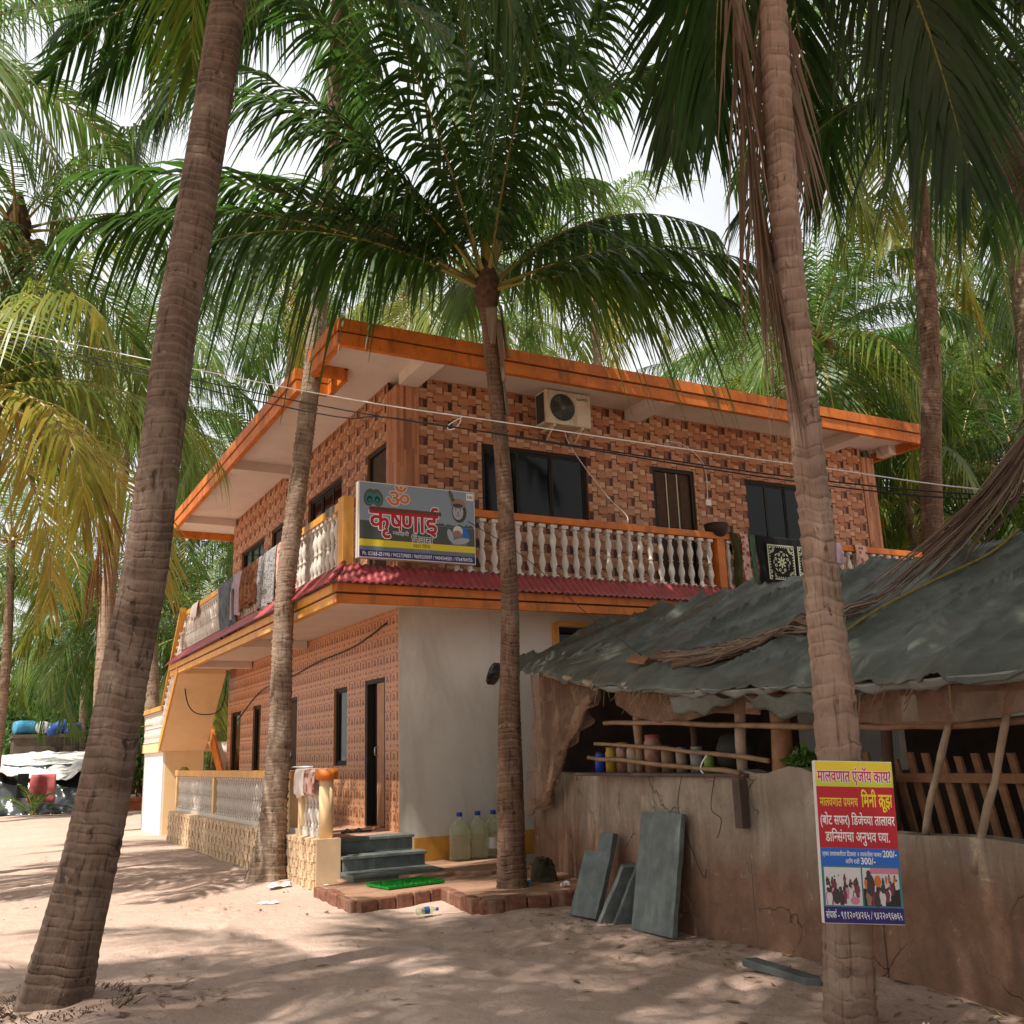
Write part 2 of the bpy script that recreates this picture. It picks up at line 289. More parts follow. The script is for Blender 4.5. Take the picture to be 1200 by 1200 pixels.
# ------------------------------------------------------------------ mesh building
def tag(o, label, cat, group=None, kind=None):
    o['label'] = label; o['category'] = cat
    if group: o['group'] = group
    if kind: o['kind'] = kind
    return o
def thing(name, label, cat, loc=(0, 0, 0), rot=None, group=None):
    o = bpy.data.objects.new(name, None); o.empty_display_size = .2; COL.objects.link(o); o.location = loc
    if rot is not None: o.rotation_euler = rot
    return tag(o, label, cat, group)
class MB:
    """collects shapes in world (or local) coordinates, then links them as one mesh object"""
    def __init__(s): s.v = []; s.f = []; s.m = []; s.t = []; s.sm = []
    def add(s, v, f, m=0, tone=.5, smooth=False):
        o = len(s.v); s.v += [tuple(p) for p in v]; s.f += [tuple(i+o for i in q) for q in f]
        n = len(f); s.m += [m]*n; s.t += (list(tone) if hasattr(tone, '__len__') else [tone]*n); s.sm += [smooth]*n
    def quad(s, a, b, c, d, m=0, tone=.5): s.add((a, b, c, d), ((0, 1, 2, 3),), m, tone)
    def box(s, x0, x1, y0, y1, z0, z1, m=0, tone=.5, M=None):
        v = [(x, y, z) for z in (z0, z1) for y in (y0, y1) for x in (x0, x1)]
        if M is not None: v = [M @ Vector(p) for p in v]
        s.add(v, ((0, 2, 3, 1), (4, 5, 7, 6), (0, 1, 5, 4), (2, 6, 7, 3), (0, 4, 6, 2), (1, 3, 7, 5)), m, tone)
    def prism(s, poly, z0, z1, m=0, tone=.5):
        n = len(poly); v = [(x, y, z0) for x, y in poly]+[(x, y, z1) for x, y in poly]
        s.add(v, [tuple(range(n))[::-1], tuple(range(n, 2*n))]+[(i, (i+1) % n, n+(i+1) % n, n+i) for i in range(n)], m, tone)
    def tube(s, pts, r, seg=8, m=0, tone=.5, cap=True, smooth=True):
        P = [Vector(p) for p in pts]; n = len(P)
        rr = r if hasattr(r, '__len__') else [r]*n
        v = []; ref = None
        for i, p in enumerate(P):
            d = (P[min(i+1, n-1)]-P[max(i-1, 0)]).normalized()
            if ref is None: ref = Vector((0, 0, 1)) if abs(d.z) < .9 else Vector((1, 0, 0))
            a = (ref-d*ref.dot(d)).normalized(); ref = a; b = d.cross(a)
            for k in range(seg):
                th = 2*math.pi*k/seg; v.append(p+(a*math.cos(th)+b*math.sin(th))*rr[i])
        f = [(i*seg+k, i*seg+(k+1) % seg, (i+1)*seg+(k+1) % seg, (i+1)*seg+k) for i in range(n-1) for k in range(seg)]
        if cap: f += [tuple(range(seg))[::-1], tuple(range((n-1)*seg, n*seg))]
        s.add(v, f, m, tone, smooth)
    def lathe(s, prof, seg=12, m=0, tone=.5, M=None, smooth=True, cap=True):
        v = [(r*math.cos(2*math.pi*k/seg), r*math.sin(2*math.pi*k/seg), z) for r, z in prof for k in range(seg)]
        if M is not None: v = [M @ Vector(p) for p in v]
        n = len(prof)
        f = [(i*seg+k, i*seg+(k+1) % seg, (i+1)*seg+(k+1) % seg, (i+1)*seg+k) for i in range(n-1) for k in range(seg)]
        if cap: f += [tuple(range(seg))[::-1], tuple(range((n-1)*seg, n*seg))]
        s.add(v, f, m, tone, smooth)
    def grid(s, fn, nu, nv, m=0, tone=.5, smooth=True):
        v = [fn(i/nu, j/nv) for j in range(nv+1) for i in range(nu+1)]
        f = [(j*(nu+1)+i, j*(nu+1)+i+1, (j+1)*(nu+1)+i+1, (j+1)*(nu+1)+i) for j in range(nv) for i in range(nu)]
        s.add(v, f, m, tone, smooth)
    def mesh(s, name, mats, off=(0, 0, 0)):
        me = bpy.data.meshes.new(name); ox, oy, oz = off
        me.from_pydata([(x-ox, y-oy, z-oz) for x, y, z in s.v], [], s.f)
        for q in mats: me.materials.append(MATS[q])
        me.polygons.foreach_set('material_index', s.m); me.polygons.foreach_set('use_smooth', s.sm)
        at = me.attributes.new('tone', 'FLOAT', 'FACE'); at.data.foreach_set('value', s.t)
        me.update(); return me
    def build(s, name, mats, parent=None, bevel=0, solid=0, off=None):
        if isinstance(mats, str): mats = [mats]
        if off is None: off = tuple(root_loc(parent)) if parent else (0, 0, 0)
        me = s.mesh(name, mats, off); o = bpy.data.objects.new(name, me); COL.objects.link(o)
        if parent: o.parent = parent
        else: o.location = off
        if solid:
            q = o.modifiers.new('thick', 'SOLIDIFY'); q.thickness = solid; q.offset = 0
        if bevel:
            q = o.modifiers.new('bevel', 'BEVEL'); q.width = bevel; q.segments = 2; q.limit_method = 'ANGLE'
        return o
def root_loc(p):
    l = Vector(p.location)
    while p.parent: p = p.parent; l = l+Vector(p.location)
    return l
def struct(mb, name, mats, **k):
    o = mb.build(name, mats, **k); o['kind'] = 'structure'; return o
def spline(pts, n):
    P = np.array(pts, float); k = len(P); t = np.linspace(0, k-1, n); out = []
    for x in t:
        i = min(int(x), k-2); u = x-i
        p0, p1, p2, p3 = P[max(i-1, 0)], P[i], P[i+1], P[min(i+2, k-1)]
        out.append(.5*(2*p1+(p2-p0)*u+(2*p0-5*p1+4*p2-p3)*u*u+(3*p1-p0-3*p2+p3)*u**3))
    return np.array(out)
def vnoise(x, y, seed=0):
    def h(i, j): 
        q = np.sin(i*127.1+j*311.7+seed*74.7)*43758.5453; return q-np.floor(q)
    i, j = np.floor(x), np.floor(y); u, w = x-i, y-j; u = u*u*(3-2*u); w = w*w*(3-2*w)
    return (h(i, j)*(1-u)+h(i+1, j)*u)*(1-w)+(h(i, j+1)*(1-u)+h(i+1, j+1)*u)*w
def fbm(x, y, seed=0, o=4):
    a = 0; k = .5
    for q in range(o): a = a+k*(vnoise(x*2**q, y*2**q, seed+q)-.5); k *= .5
    return a

# ------------------------------------------------------------------ lettering
GL = {}
def glyph(ch, bold, half=False):
    key = (ch, bold, half)
    if key in GL: return GL[key]
    def tm(s):
        c = bpy.data.curves.new('t', 'FONT'); c.body = s; c.size = 1; c.resolution_u = 3; c.offset = bold if s == ch else 0
        o = bpy.data.objects.new('t', c); COL.objects.link(o); dg = bpy.context.evaluated_depsgraph_get(); dg.update()
        m = bpy.data.meshes.new_from_object(o.evaluated_get(dg)); bpy.data.objects.remove(o); bpy.data.curves.remove(c); return m
    m = tm(ch); m2 = tm(ch+'|'); adv = .259 if ch == 'ि' else max(v.co.x for v in m2.vertices)-.168
    if half:
        bm = bmesh.new(); bm.from_mesh(m); cut = adv-.152
        bmesh.ops.bisect_plane(bm, geom=bm.verts[:]+bm.edges[:]+bm.faces[:], plane_co=(cut, 0, 0), plane_no=(1, 0, 0), clear_outer=True)
        bm.to_mesh(m); bm.free(); adv = cut
    r = ([(v.co.x, v.co.y) for v in m.vertices], [tuple(p.vertices) for p in m.polygons], adv)
    bpy.data.meshes.remove(m); bpy.data.meshes.remove(m2); GL[key] = r; return r
CONS = set('कखगघचछजझटठडढणतथदधनपफबभमयरलवशषसह')
def layout(s, bold=0.):
    """visual-order glyph runs of a Devanagari or Latin line: list of (verts2d, faces), width in em"""
    out = []; x = 0.; i = 0
    def put(ch, half=False, dx=0):
        nonlocal x
        if ch == ' ': x += .26; return
        v, f, a = glyph(ch, bold, half); out.append(([(p[0]+x+dx, p[1]) for p in v], f)); x += a
    while i < len(s):
        c = s[i]
        if c in CONS:
            j = i; cl = []; reph = False
            if s[i] == 'र' and i+2 < len(s) and s[i+1] == '्' and s[i+2] in CONS: reph = True; j = i+2
            while j+1 < len(s) and s[j+1] == '्' and j+2 < len(s) and s[j+2] in CONS: cl.append(s[j]); j += 2
            last = s[j]; j += 1
            if j < len(s) and s[j] == 'ि': put('ि', dx=0); x = x; j += 1
            rak = bool(cl) and last == 'र'
            if rak: last = cl.pop()
            for q in cl: put(q, True)
            x0 = x; put(last)
            if rak:
                a = x-x0; k = x0+(.40 if last == 'क' else .46)*a/.6; y = .2
                k = x0+a-.16 if last != 'क' else x0+a*.47
                out.append(([(k, .22), (k, .14), (k-.21, -.02), (k-.25, .04)], [(0, 1, 2, 3)]))
            if reph: out.append(([(x-.1, .62), (x-.03, .62), (x+.03, .78), (x-.06, .86), (x-.2, .84), (x-.19, .78), (x-.07, .78), (x-.03, .74)], [(0, 1, 2, 7), (7, 2, 3, 6), (6, 3, 4, 5)]))
            i = j
        else: put(c); i += 1
    return out, x
def text(mb, s, x, y, h, m, z, align='c', wid=None, bold=0., ital=0., spread=0.):
    """adds a line of lettering to a print mesh in the board's own XY; h = letter height of 1 em * .62"""
    runs, w = layout(s, bold); k = h/.62; kx = k if wid is None else wid/w
    ox = x-(w*kx/2 if align == 'c' else 0)
    sh = [(0, 0)]+([(spread*math.cos(q*math.pi/5), spread*math.sin(q*math.pi/5)) for q in range(10)] if spread else [])
    for i, (dx, dy) in enumerate(sh):
        for j, (v, f) in enumerate(runs): mb.add([(ox+p[0]*kx+dx, y+p[1]*k+dy, z+i*.00003+(j % 2)*.000012) for p in v], f, m)
def disc(mb, cx, cy, rx, ry, m, z, n=20, rot=0, a0=0, a1=2*math.pi):
    v = [(cx+rx*math.cos(a)*math.cos(rot)-ry*math.sin(a)*math.sin(rot), cy+rx*math.cos(a)*math.sin(rot)+ry*math.sin(a)*math.cos(rot), z) for a in [a0+(a1-a0)*q/n for q in range(n)]]
    mb.add(v, [tuple(range(n))], m)
def rect(mb, x0, x1, y0, y1, m, z): mb.add([(x0, y0, z), (x1, y0, z), (x1, y1, z), (x0, y1, z)], [(0, 1, 2, 3)], m)
for ch in 'कृषणाईनिवहरीसदयलतएंजॉय?पथमचूझबोटफडेुभघॐ०१२४५६७९(Ph.0123456789/-)': glyph(ch, 0.)

# ================================================================== SETTING: ground
rng = random.Random(7)
def axis(a, b, step, far):
    c = list(np.arange(a, b+1e-6, step)); d = step
    lo, hi = [], []
    x = a; d = step
    while x > -far: d *= 1.28; x -= d; lo.append(x)
    x = b; d = step
    while x < far: d *= 1.28; x += d; hi.append(x)
    return np.array(lo[::-1]+c+hi)
gx = axis(-1.8, 5.8, .05, 900); gy = axis(3.2, 16, .05, 900)
X, Y = np.meshgrid(gx, gy)
def ground_h(X, Y):
    a = fbm(X*.5, Y*.5, 3, 3)*.10+fbm(X*2.4, Y*2.4, 9, 3)*.035+fbm(X*7, Y*7, 21, 2)*.016
    d = np.sqrt((X-3)**2+(Y-8)**2); a = a*np.clip(1.5-d/40, .0, 1)
    for tx, ty, hh, w in ((.69, 7.32, .07, .6), (3.6, 13.08, .06, .5), (4.34, 4.29, .05, .4)):
        a = a+hh*np.exp(-((X-tx)**2+(Y-ty)**2)/w**2)
    return a-.012+FOOT(X, Y)
rf = np.random.default_rng(12); FP = []
for tr in range(26):
    x_, y_ = rf.uniform(-.5, 4.6), rf.uniform(4.5, 16); an = rf.uniform(0, 6.28)
    for st in range(rf.integers(3, 8)):
        FP.append((x_+.09*(-1)**st*math.sin(an), y_-.09*(-1)**st*math.cos(an), an)); x_ += .62*math.cos(an); y_ += .62*math.sin(an); an += rf.uniform(-.2, .2)
def FOOT(X, Y):
    o = np.zeros_like(X, dtype=float)
    for fx_, fy_, an in FP:
        u = (X-fx_)*math.cos(an)+(Y-fy_)*math.sin(an); w = -(X-fx_)*math.sin(an)+(Y-fy_)*math.cos(an); d = (u/.15)**2+(w/.07)**2
        o += np.where(d < 9, -.022*np.exp(-d)+.012*np.exp(-(np.sqrt(d)-1.5)**2*3), 0)
    return o
Z = ground_h(X, Y)
nx, ny = len(gx), len(gy)
me = bpy.data.meshes.new('ground')
idx = np.arange(nx*ny).reshape(ny, nx)
q = np.stack([idx[:-1, :-1], idx[:-1, 1:], idx[1:, 1:], idx[1:, :-1]], -1).reshape(-1, 4)
me.from_pydata(np.stack([X, Y, Z], -1).reshape(-1, 3).tolist(), [], q.tolist())
me.polygons.foreach_set('use_smooth', [True]*len(q)); me.materials.append(MATS['sand']); me.update()
gnd = bpy.data.objects.new('ground', me); COL.objects.link(gnd); gnd['kind'] = 'structure'

# raised earth step with a laterite brick edge
mb = MB()
terr = [(3.62, 11.38), (3.56, 9.95), (4.62, 10.2), (4.52, 9.16), (5.5, 9.05), (6.2, 9.3), (6.6, 12.48), (3.97, 12.48), (3.97, 11.5)]
mb.prism(terr, -.1, .115)
mb.prism([(4.45, 11.5), (4.75, 11.02), (5.2, 11.15), (5.55, 10.9), (6.2, 11.0), (6.55, 12.47), (4.2, 12.47), (4.2, 11.5)], .1, .158)
struct(mb, 'raised_earth_path', 'red_earth', bevel=.02)
mb = MB()
for a, b in ((terr[0], terr[1]), (terr[1], terr[2]), (terr[2], terr[3]), (terr[3], terr[4]), (terr[4], terr[5])):
    a, b = Vector(a), Vector(b); L = (b-a).length; n = max(1, round(L/.235)); d = (b-a)/L; nn = Vector((d.y, -d.x))
    for k in range(n):
        p = a+d*(L*(k+.5)/n); ang = math.atan2(d.y, d.x)+rng.uniform(-.05, .05)
        M = Matrix.Translation((p.x+nn.x*.02*rng.random(), p.y+nn.y*.02*rng.random(), .04+rng.uniform(-.02, .01))) @ Matrix.Rotation(ang, 4, 'Z') @ Matrix.Rotation(rng.uniform(-.05, .05), 4, 'X')
        mb.box(-L/n/2+.006, L/n/2-.006, -.055, .055, -.08, .085, M=M)
o = mb.build('brick_edging', 'laterite', bevel=.012)
tag(o, 'low broken edging of red laterite bricks around the raised earth below the slate steps', 'brick edging')

# ================================================================== HOUSE
house = thing('guest_house', 'two storey guest house with tiled walls, orange fascias and a white balustraded balcony', 'house', (5.05, 12.5, 0))
HX, HY = 5.05, 12.5
def rsub(r, h):
    a, b, c, d = r; e, f, g, k = h
    if e >= b or f <= a or g >= d or k <= c: return [r]
    o = []
    if e > a: o.append((a, e, c, d))
    if f < b: o.append((f, b, c, d))
    m0, m1 = max(a, e), min(b, f)
    if g > c: o.append((m0, m1, c, g))
    if k < d: o.append((m0, m1, k, d))
    return o
def P3(ax, c, out, u, z): return (c-out, u, z) if ax == 'x' else (u, c-out, z)
def wallface(mb, ax, c, u0, u1, z0, z1, holes, m=0, tone=.1, deep=.14):
    rs = [(u0, u1, z0, z1)]
    for h in holes: rs = [q for r in rs for q in rsub(r, h)]
    for a, b, e, f in rs:
        mb.quad(P3(ax, c, 0, a, e), P3(ax, c, 0, b, e), P3(ax, c, 0, b, f), P3(ax, c, 0, a, f), m, tone)
    for a, b, e, f in holes:
        for (p, q) in (((a, e), (a, f)), ((b, e), (b, f)), ((a, e), (b, e)), ((a, f), (b, f))):
            mb.quad(P3(ax, c, 0, *p), P3(ax, c, 0, *q), P3(ax, c, -deep, *q), P3(ax, c, -deep, *p), m, .45)
def tiles(mb, ax, c, u0, u1, z0, z1, mod, mu, mz, holes, m=0, gap=.003, rnd=None, var=.07):
    rnd = rnd or random.Random(3)
    nu = math.ceil((u1-u0)/mu); nz = math.ceil((z1-z0)/mz)
    for i in range(nu):
        for j in range(nz):
            for a, b, e, f, tn, h in mod:
                r = (u0+(i+a)*mu+gap/2, min(u1, u0+(i+b)*mu-gap/2), z0+(j+e)*mz+gap/2, min(z1, z0+(j+f)*mz-gap/2))
                if r[0] >= r[1]-.005 or r[2] >= r[3]-.005: continue
                rs = [r]
                for hh in holes: rs = [q for s_ in rs for q in rsub(s_, hh)]
                for s_ in rs:
                    if s_[1]-s_[0] < .01 or s_[3]-s_[2] < .01: continue
                    H = h*rnd.uniform(.75, 1.25); t = max(0, min(1, tn+rnd.uniform(-var, var)))
                    A = [P3(ax, c, 0, *p) for p in ((s_[0], s_[2]), (s_[1], s_[2]), (s_[1], s_[3]), (s_[0], s_[3]))]
                    B = [P3(ax, c, H, *p) for p in ((s_[0], s_[2]), (s_[1], s_[2]), (s_[1], s_[3]), (s_[0], s_[3]))]
                    t = max(0, min(1, t+.10*float(fbm(np.float64(s_[0]*.9), np.float64(s_[2]*.9), 2, 3))*3)) if t > .2 else t
                    mb.add(A+B, [(4, 5, 6, 7)]+[(k, (k+1) % 4, 4+(k+1) % 4, 4+k) for k in range(4)], m, t)
BASKET = [(0, .31, .62, .92, .60, .008), (.31, .57, .76, 1, .88, .005), (.35, .55, .46, .70, .68, .007), (.58, 1, .55, .9, .58, .008), (0, .17, .17, .57, .38, .006), (.17, .33, .17, .57, .0, .002),
          (.33, .70, .12, .45, .64, .009), (.70, .95, .02, .34, .88, .005), (.70, 1, .34, .55, .42, .006), (0, .33, 0, .16, .82, .005), (.33, .70, 0, .12, .5, .006),
          (.57, 1, .9, 1, .5, .007), (0, .31, .92, 1, .66, .007)]
MOTIF = [(.07, .19, .36, .84, .16, .003), (.45, .86, .40, .56, .2, .003), (.56, .76, .56, .74, .24, .003), (.08, .26, .06, .2, .22, .003), (.58, .68, .08, .2, .3, .003), (.42, .52, .84, .93, .36, .003),
         (.24, .38, .4, .9, .74, .003), (.72, .92, .84, .92, .3, .003), (.3, .5, .08, .2, .75, .003)]
PLINTH = [(a, b, e, f, .35+.5*t_, h*2.2) for a, b, e, f, t_, h in BASKET]
PLINTH = [(a, b, e, f, max(.5, t_), h*1.6) for a, b, e, f, t_, h in PLINTH]

# openings (u0, u1, z0, z1)
UF = [(6.38, 8.24, 4.78, 5.98), (9.50, 10.36, 3.79, 5.97), (11.48, 12.92, 4.78, 5.96)]
UL = [(12.93, 13.72, 3.79, 5.97), (14.9, 16.73, 4.8, 5.98), (18.31, 19.17, 3.79, 5.95), (19.76, 21.66, 4.8, 5.97)]
GLo = [(13.0, 13.80, .56, 2.57), (14.58, 15.20, 1.38, 2.55), (17.2, 17.95, .56, 2.56), (19.66, 20.27, 1.2, 2.56), (21.3, 22.18, 1.2, 2.52)]
GF = [(7.55, 9.0, 2.1, 3.28)]
XE, YE = 14.67, 22.5
mb = MB(); wallface(mb, 'y', HY, 5.36, 14.4, 3.755, 6.9, UF, 0, .14); tiles(mb, 'y', HY, 5.38, 14.38, 3.76, 6.88, BASKET, .40, .29, UF)
mb.build('wall', 'basket_tile', house)
mb = MB(); wallface(mb, 'x', HX, 12.85, YE, 3.755, 6.9, UL, 0, .14); tiles(mb, 'x', HX, 12.86, YE, 3.76, 6.88, BASKET, .40, .29, UL)
mb.build('wall', 'basket_tile', house)
mb = MB(); wallface(mb, 'x', HX, 12.5, YE, .5, 3.47, GLo, 0, .6); tiles(mb, 'x', HX, 12.52, YE, .56, 3.455, MOTIF, .24, .26, GLo, var=.12)
mb.build('wall', 'motif_tile', house)
mb = MB(); wallface(mb, 'y', HY, 5.05, XE, .0, 3.47, GF)
mb.box(5.06, XE, 12.70, 22.4, 0, .03); mb.quad((XE, 12.5, 0), (XE, YE, 0), (XE, YE, 6.9), (XE, 12.5, 6.9)); mb.quad((5.05, YE, 0), (XE, YE, 0), (XE, YE, 6.9), (5.05, YE, 6.9))
mb.build('wall', 'wall_paint', house)
mb = MB(); mb.box(5.25, XE, 12.486, 12.499, .14, .45); mb.build('skirting', 'amber_paint', house)
# dark rooms behind the openings
mb = MB()
for z0, z1 in ((.57, 3.4), (3.8, 6.8)):
    mb.quad((5.6, 13.05, z0), (14.5, 13.05, z0), (14.5, 13.05, z1), (5.6, 13.05, z1)); mb.quad((5.6, 13.05, z0), (5.6, 22.4, z0), (5.6, 22.4, z1), (5.6, 13.05, z1))
mb.build('inner_wall', 'interior', house)
# striped corner pilasters
def pilaster(x0, x1, y0, y1, z0, z1):
    mb = MB(); r = random.Random(5)
    mb.box(x0+.004, x1-.004, y0+.004, y1, z0, z1, tone=.3)
    for (ax, a, b) in (('y', x0, x1), ('x', y0, y1)):
        u = a
        while u < b-.004:
            w = min(r.uniform(.03, .06), b-u); z = z0
            while z < z1:
                h = min(r.uniform(.3, .75), z1-z)
                if ax == 'y': mb.box(u+.001, u+w-.001, y0-r.uniform(.002, .006), y0+.003, z+.001, z+h-.001, tone=r.uniform(.36, .72))
                else: mb.box(x0-r.uniform(.002, .006), x0+.003, u+.001, u+w-.001, z+.001, z+h-.001, tone=r.uniform(.36, .72))
                z += h
            u += w
    mb.build('corner_pilaster', 'basket_tile', house)
pilaster(5.025, 5.37, 12.475, 12.86, 3.755, 6.69)
pilaster(14.37, 14.70, 12.475, 12.8, 3.755, 6.69)

# windows and doors
def window(ax, c, h, panes, curtain=None, sill=True):
    u0, u1, z0, z1 = h; w = .045; d0, d1 = -.035, -.09     # the frame sits back inside the reveal
    def bx(mb, a, b, e, f, o0, o1, m=0):
        if ax == 'y': mb.box(a, b, c-o0, c-o1, e, f, m)
        else: mb.box(c-o0, c-o1, a, b, e, f, m)
    mb = MB()
    bx(mb, u0+.002, u0+w, z0+.002, z1-.002, d0, d1); bx(mb, u1-w, u1-.002, z0+.002, z1-.002, d0, d1)
    bx(mb, u0+w, u1-w, z1-w, z1-.002, d0, d1); bx(mb, u0+w, u1-w, z0+.002, z0+w, d0, d1)
    fr = mb.build('window', 'frame_dark', house)
    n = panes; iw = (u1-u0-2*w)
    for k in range(n):
        a = u0+w+iw*k/n; b = a+iw/n; off = .012 if k % 2 else 0
        mb = MB(); bx(mb, a+.028, b-.028, z0+w+.028, z1-w-.028, d0-.03-off, d0-.036-off); mb.build('pane', 'dark_glass', fr)
        mb = MB(); o0, o1 = d0-.018-off, d0-.045-off
        bx(mb, a, a+.03, z0+w, z1-w, o0, o1); bx(mb, b-.03, b, z0+w, z1-w, o0, o1)
        bx(mb, a+.03, b-.03, z0+w, z0+w+.03, o0, o1); bx(mb, a+.03, b-.03, z1-w-.03, z1-w, o0, o1)
        mb.build('sash', 'frame_dark', fr)
    return fr
window('y', HY, UF[0], 3); window('y', HY, UF[2], 3); window('x', HX, UL[1], 3); window('x', HX, UL[3], 3)
for h in (GLo[1], GLo[3], GLo[4]): window('x', HX, h, 1)
def door(ax, c, h, leaves, mat, open_=None):
    u0, u1, z0, z1 = h; w = .06
    def bx(mb, a, b, e, f, o0, o1):
        if ax == 'y': mb.box(a, b, c+o0, c+o1, e, f)
        else: mb.box(c+o0, c+o1, a, b, e, f)
    mb = MB(); bx(mb, u0+.002, u0+w, z0, z1-.002, .02, .11); bx(mb, u1-w, u1-.002, z0, z1-.002, .02, .11); bx(mb, u0+w, u1-w, z1-w, z1-.002, .02, .11)
    d = mb.build('door', 'frame_dark', house)
    n = leaves; iw = u1-u0-2*w
    for k in range(n):
        a = u0+w+iw*k/n+.003; b = u0+w+iw*(k+1)/n-.003
        mb = MB(); bx(mb, a, b, z0+.01, z1-w-.005, .06, .1)
        for e, f in ((.12, .45), (.55, .92)):
            zz = z1-z0; bx(mb, a+(b-a)*.14, b-(b-a)*.14, z0+zz*e, z0+zz*f, .052, .0605)
        mb.build('door_leaf', mat, d)
    mb = MB(); um = (u0+u1)/2
    if ax == 'y': mb.tube([(um+.06, c+.05, z0+.95), (um+.06, c+.02, z0+1.0), (um+.06, c+.05, z0+1.1)], .008)
    else: mb.tube([(c+.05, um+.06, z0+.95), (c+.02, um+.06, z0+1.0), (c+.05, um+.06, z0+1.1)], .008)
    mb.build('handle', 'steel', d); return d
d = door('y', HY, UF[1], 3, 'dark_wood')
for k in range(2):
    mb = MB(); x = UF[1][0]+.3+k*.22; mb.box(x, x+.022, HY+.045, HY+.0515, 3.85, 5.9); mb.build('door_strip', 'pale_green_cloth', d)
door('x', HX, UL[0], 1, 'dark_wood'); door('x', HX, UL[2], 1, 'dark_wood'); door('x', HX, GLo[2], 1, 'dark_wood')
# ground floor door: dark frame with one brown leaf standing open
u0, u1, z0, z1 = GLo[0]
mb = MB(); mb.box(HX+.01, HX+.11, u1-.07, u1-.002, z0, z1-.002); mb.box(HX+.01, HX+.11, u0+.002, u0+.06, z0, z1-.002); mb.box(HX+.01, HX+.11, u0+.06, u1-.07, z1-.06, z1-.002)
d = mb.build('door', 'frame_dark', house)
mb = MB(); mb.box(HX+.035, HX+.075, u0+.065, u0+.40, z0+.01, z1-.065)
for e, f in ((.1, .3), (.36, .6), (.66, .94)): mb.box(HX+.028, HX+.0355, u0+.11, u0+.355, z0+2*e, z0+2*f)
mb.build('door_leaf', 'door_wood', d)
mb = MB(); mb.box(HX+.12, HX+.15, u0+.405, u1-.075, z0+.01, z1-.065); mb.build('door_leaf', 'frame_dark', d)
mb = MB(); mb.tube([(HX+.035, u0+.37, 1.5), (HX-.01, u0+.37, 1.52), (HX-.01, u0+.37, 1.62), (HX+.035, u0+.37, 1.64)], .009); mb.build('handle', 'steel', d)
# louvred ground window just above the tarpaulin roof
window('y', HY, GF[0], 2)
mb = MB(); mb.box(7.47, 7.56, 12.44, 12.499, 2.05, 3.33); mb.box(7.56, 9.05, 12.44, 12.499, 3.285, 3.35); mb.build('window_surround', 'amber_paint', house)

mb = MB(); mb.box(10.55, 10.66, 12.455, 12.495, 5.40, 5.50); mb.build('switch_box', 'white_paint', house, bevel=.004)
mb = MB(); mb.tube([(9.82, 12.44, 6.43+.0), (9.82, 12.49, 6.43)], .03, 10); mb.tube(spline([(10.6, 12.475, 5.50), (10.58, 12.475, 6.1), (10.2, 12.475, 6.4), (9.82, 12.47, 6.43)], 16).tolist(), .007, 5); mb.build('conduit', 'cable_white', house)
# roof slab with the notch that lets the coconut palm through
RX0, RX1, RY0, RY1, NY0, NY1, NX = 3.8, 15.0, 11.45, 23.9, 12.66, 13.32, 4.28
mb = MB()
mb.box(RX0+.1, RX1-.1, RY0+.1, NY0-.08, 6.86, 7.03); mb.box(NX+.08, RX1-.1, NY0-.08, NY1+.08, 6.86, 7.03); mb.box(RX0+.1, RX1-.1, NY1+.08, RY1-.1, 6.86, 7.03)
roof = mb.build('roof', 'soffit_paint', house)
def fascia(segs, z0, z1, parent, mat, name='fascia'):
    """two orange bands with a dark groove between, along a list of (x0,x1,y0,y1) footprint boxes and outward side"""
    zm = z0+(z1-z0)*.5
    mb = MB()
    for (x0, x1, y0, y1, side) in segs:
        ex = {'x': (-.022, 0, 0, 0), 'y': (0, 0, -.022, 0), 'r': (0, .022, 0, 0), 'n': (0, 0, 0, 0)}[side]
        mb.box(x0, x1, y0, y1, z0, zm-.012); mb.box(x0+(.015 if side == 'x' else 0), x1-(.015 if side == 'r' else 0), y0+(.015 if side == 'y' else 0), y1, zm-.012, zm+.012, 1)
        mb.box(x0+ex[0], x1+ex[1], y0+ex[2], y1+ex[3], zm+.012, z1)
    return mb.build(name, [mat, 'dark_wood'], parent)
fascia([(RX0, RX1, RY0, RY0+.09, 'y')], 6.70, 7.06, roof, 'orange_paint')
fascia([(RX0, RX0+.09, RY0+.09, NY0, 'x'), (RX0+.09, NX, NY0-.075, NY0, 'n'), (NX-.002, NX+.075, NY0, NY1, 'n'), (RX0+.09, NX, NY1, NY1+.075, 'n'), (RX0, RX0+.09, NY1, RY1, 'x')], 6.70, 7.06, roof, 'orange_paint')
fascia([(RX1-.09, RX1, RY0+.09, RY1, 'r'), (RX0+.09, RX1-.09, RY1-.09, RY1, 'n')], 6.70, 7.06, roof, 'orange_paint')
for x in (5.06, 9.0, 13.35):
    mb = MB(); mb.box(x, x+.3, 11.541, 12.47, 6.69, 6.859); mb.build('roof_beam', 'soffit_paint', roof)
for y in (17.6, 22.2):
    mb = MB(); mb.box(3.891, 5.02, y, y+.28, 6.69, 6.859); mb.build('roof_beam', 'soffit_paint', roof)
mb = MB(); mb.box(14.72, 14.909, 12.1, 12.4, 6.69, 6.859); mb.build('roof_beam', 'soffit_paint', roof)

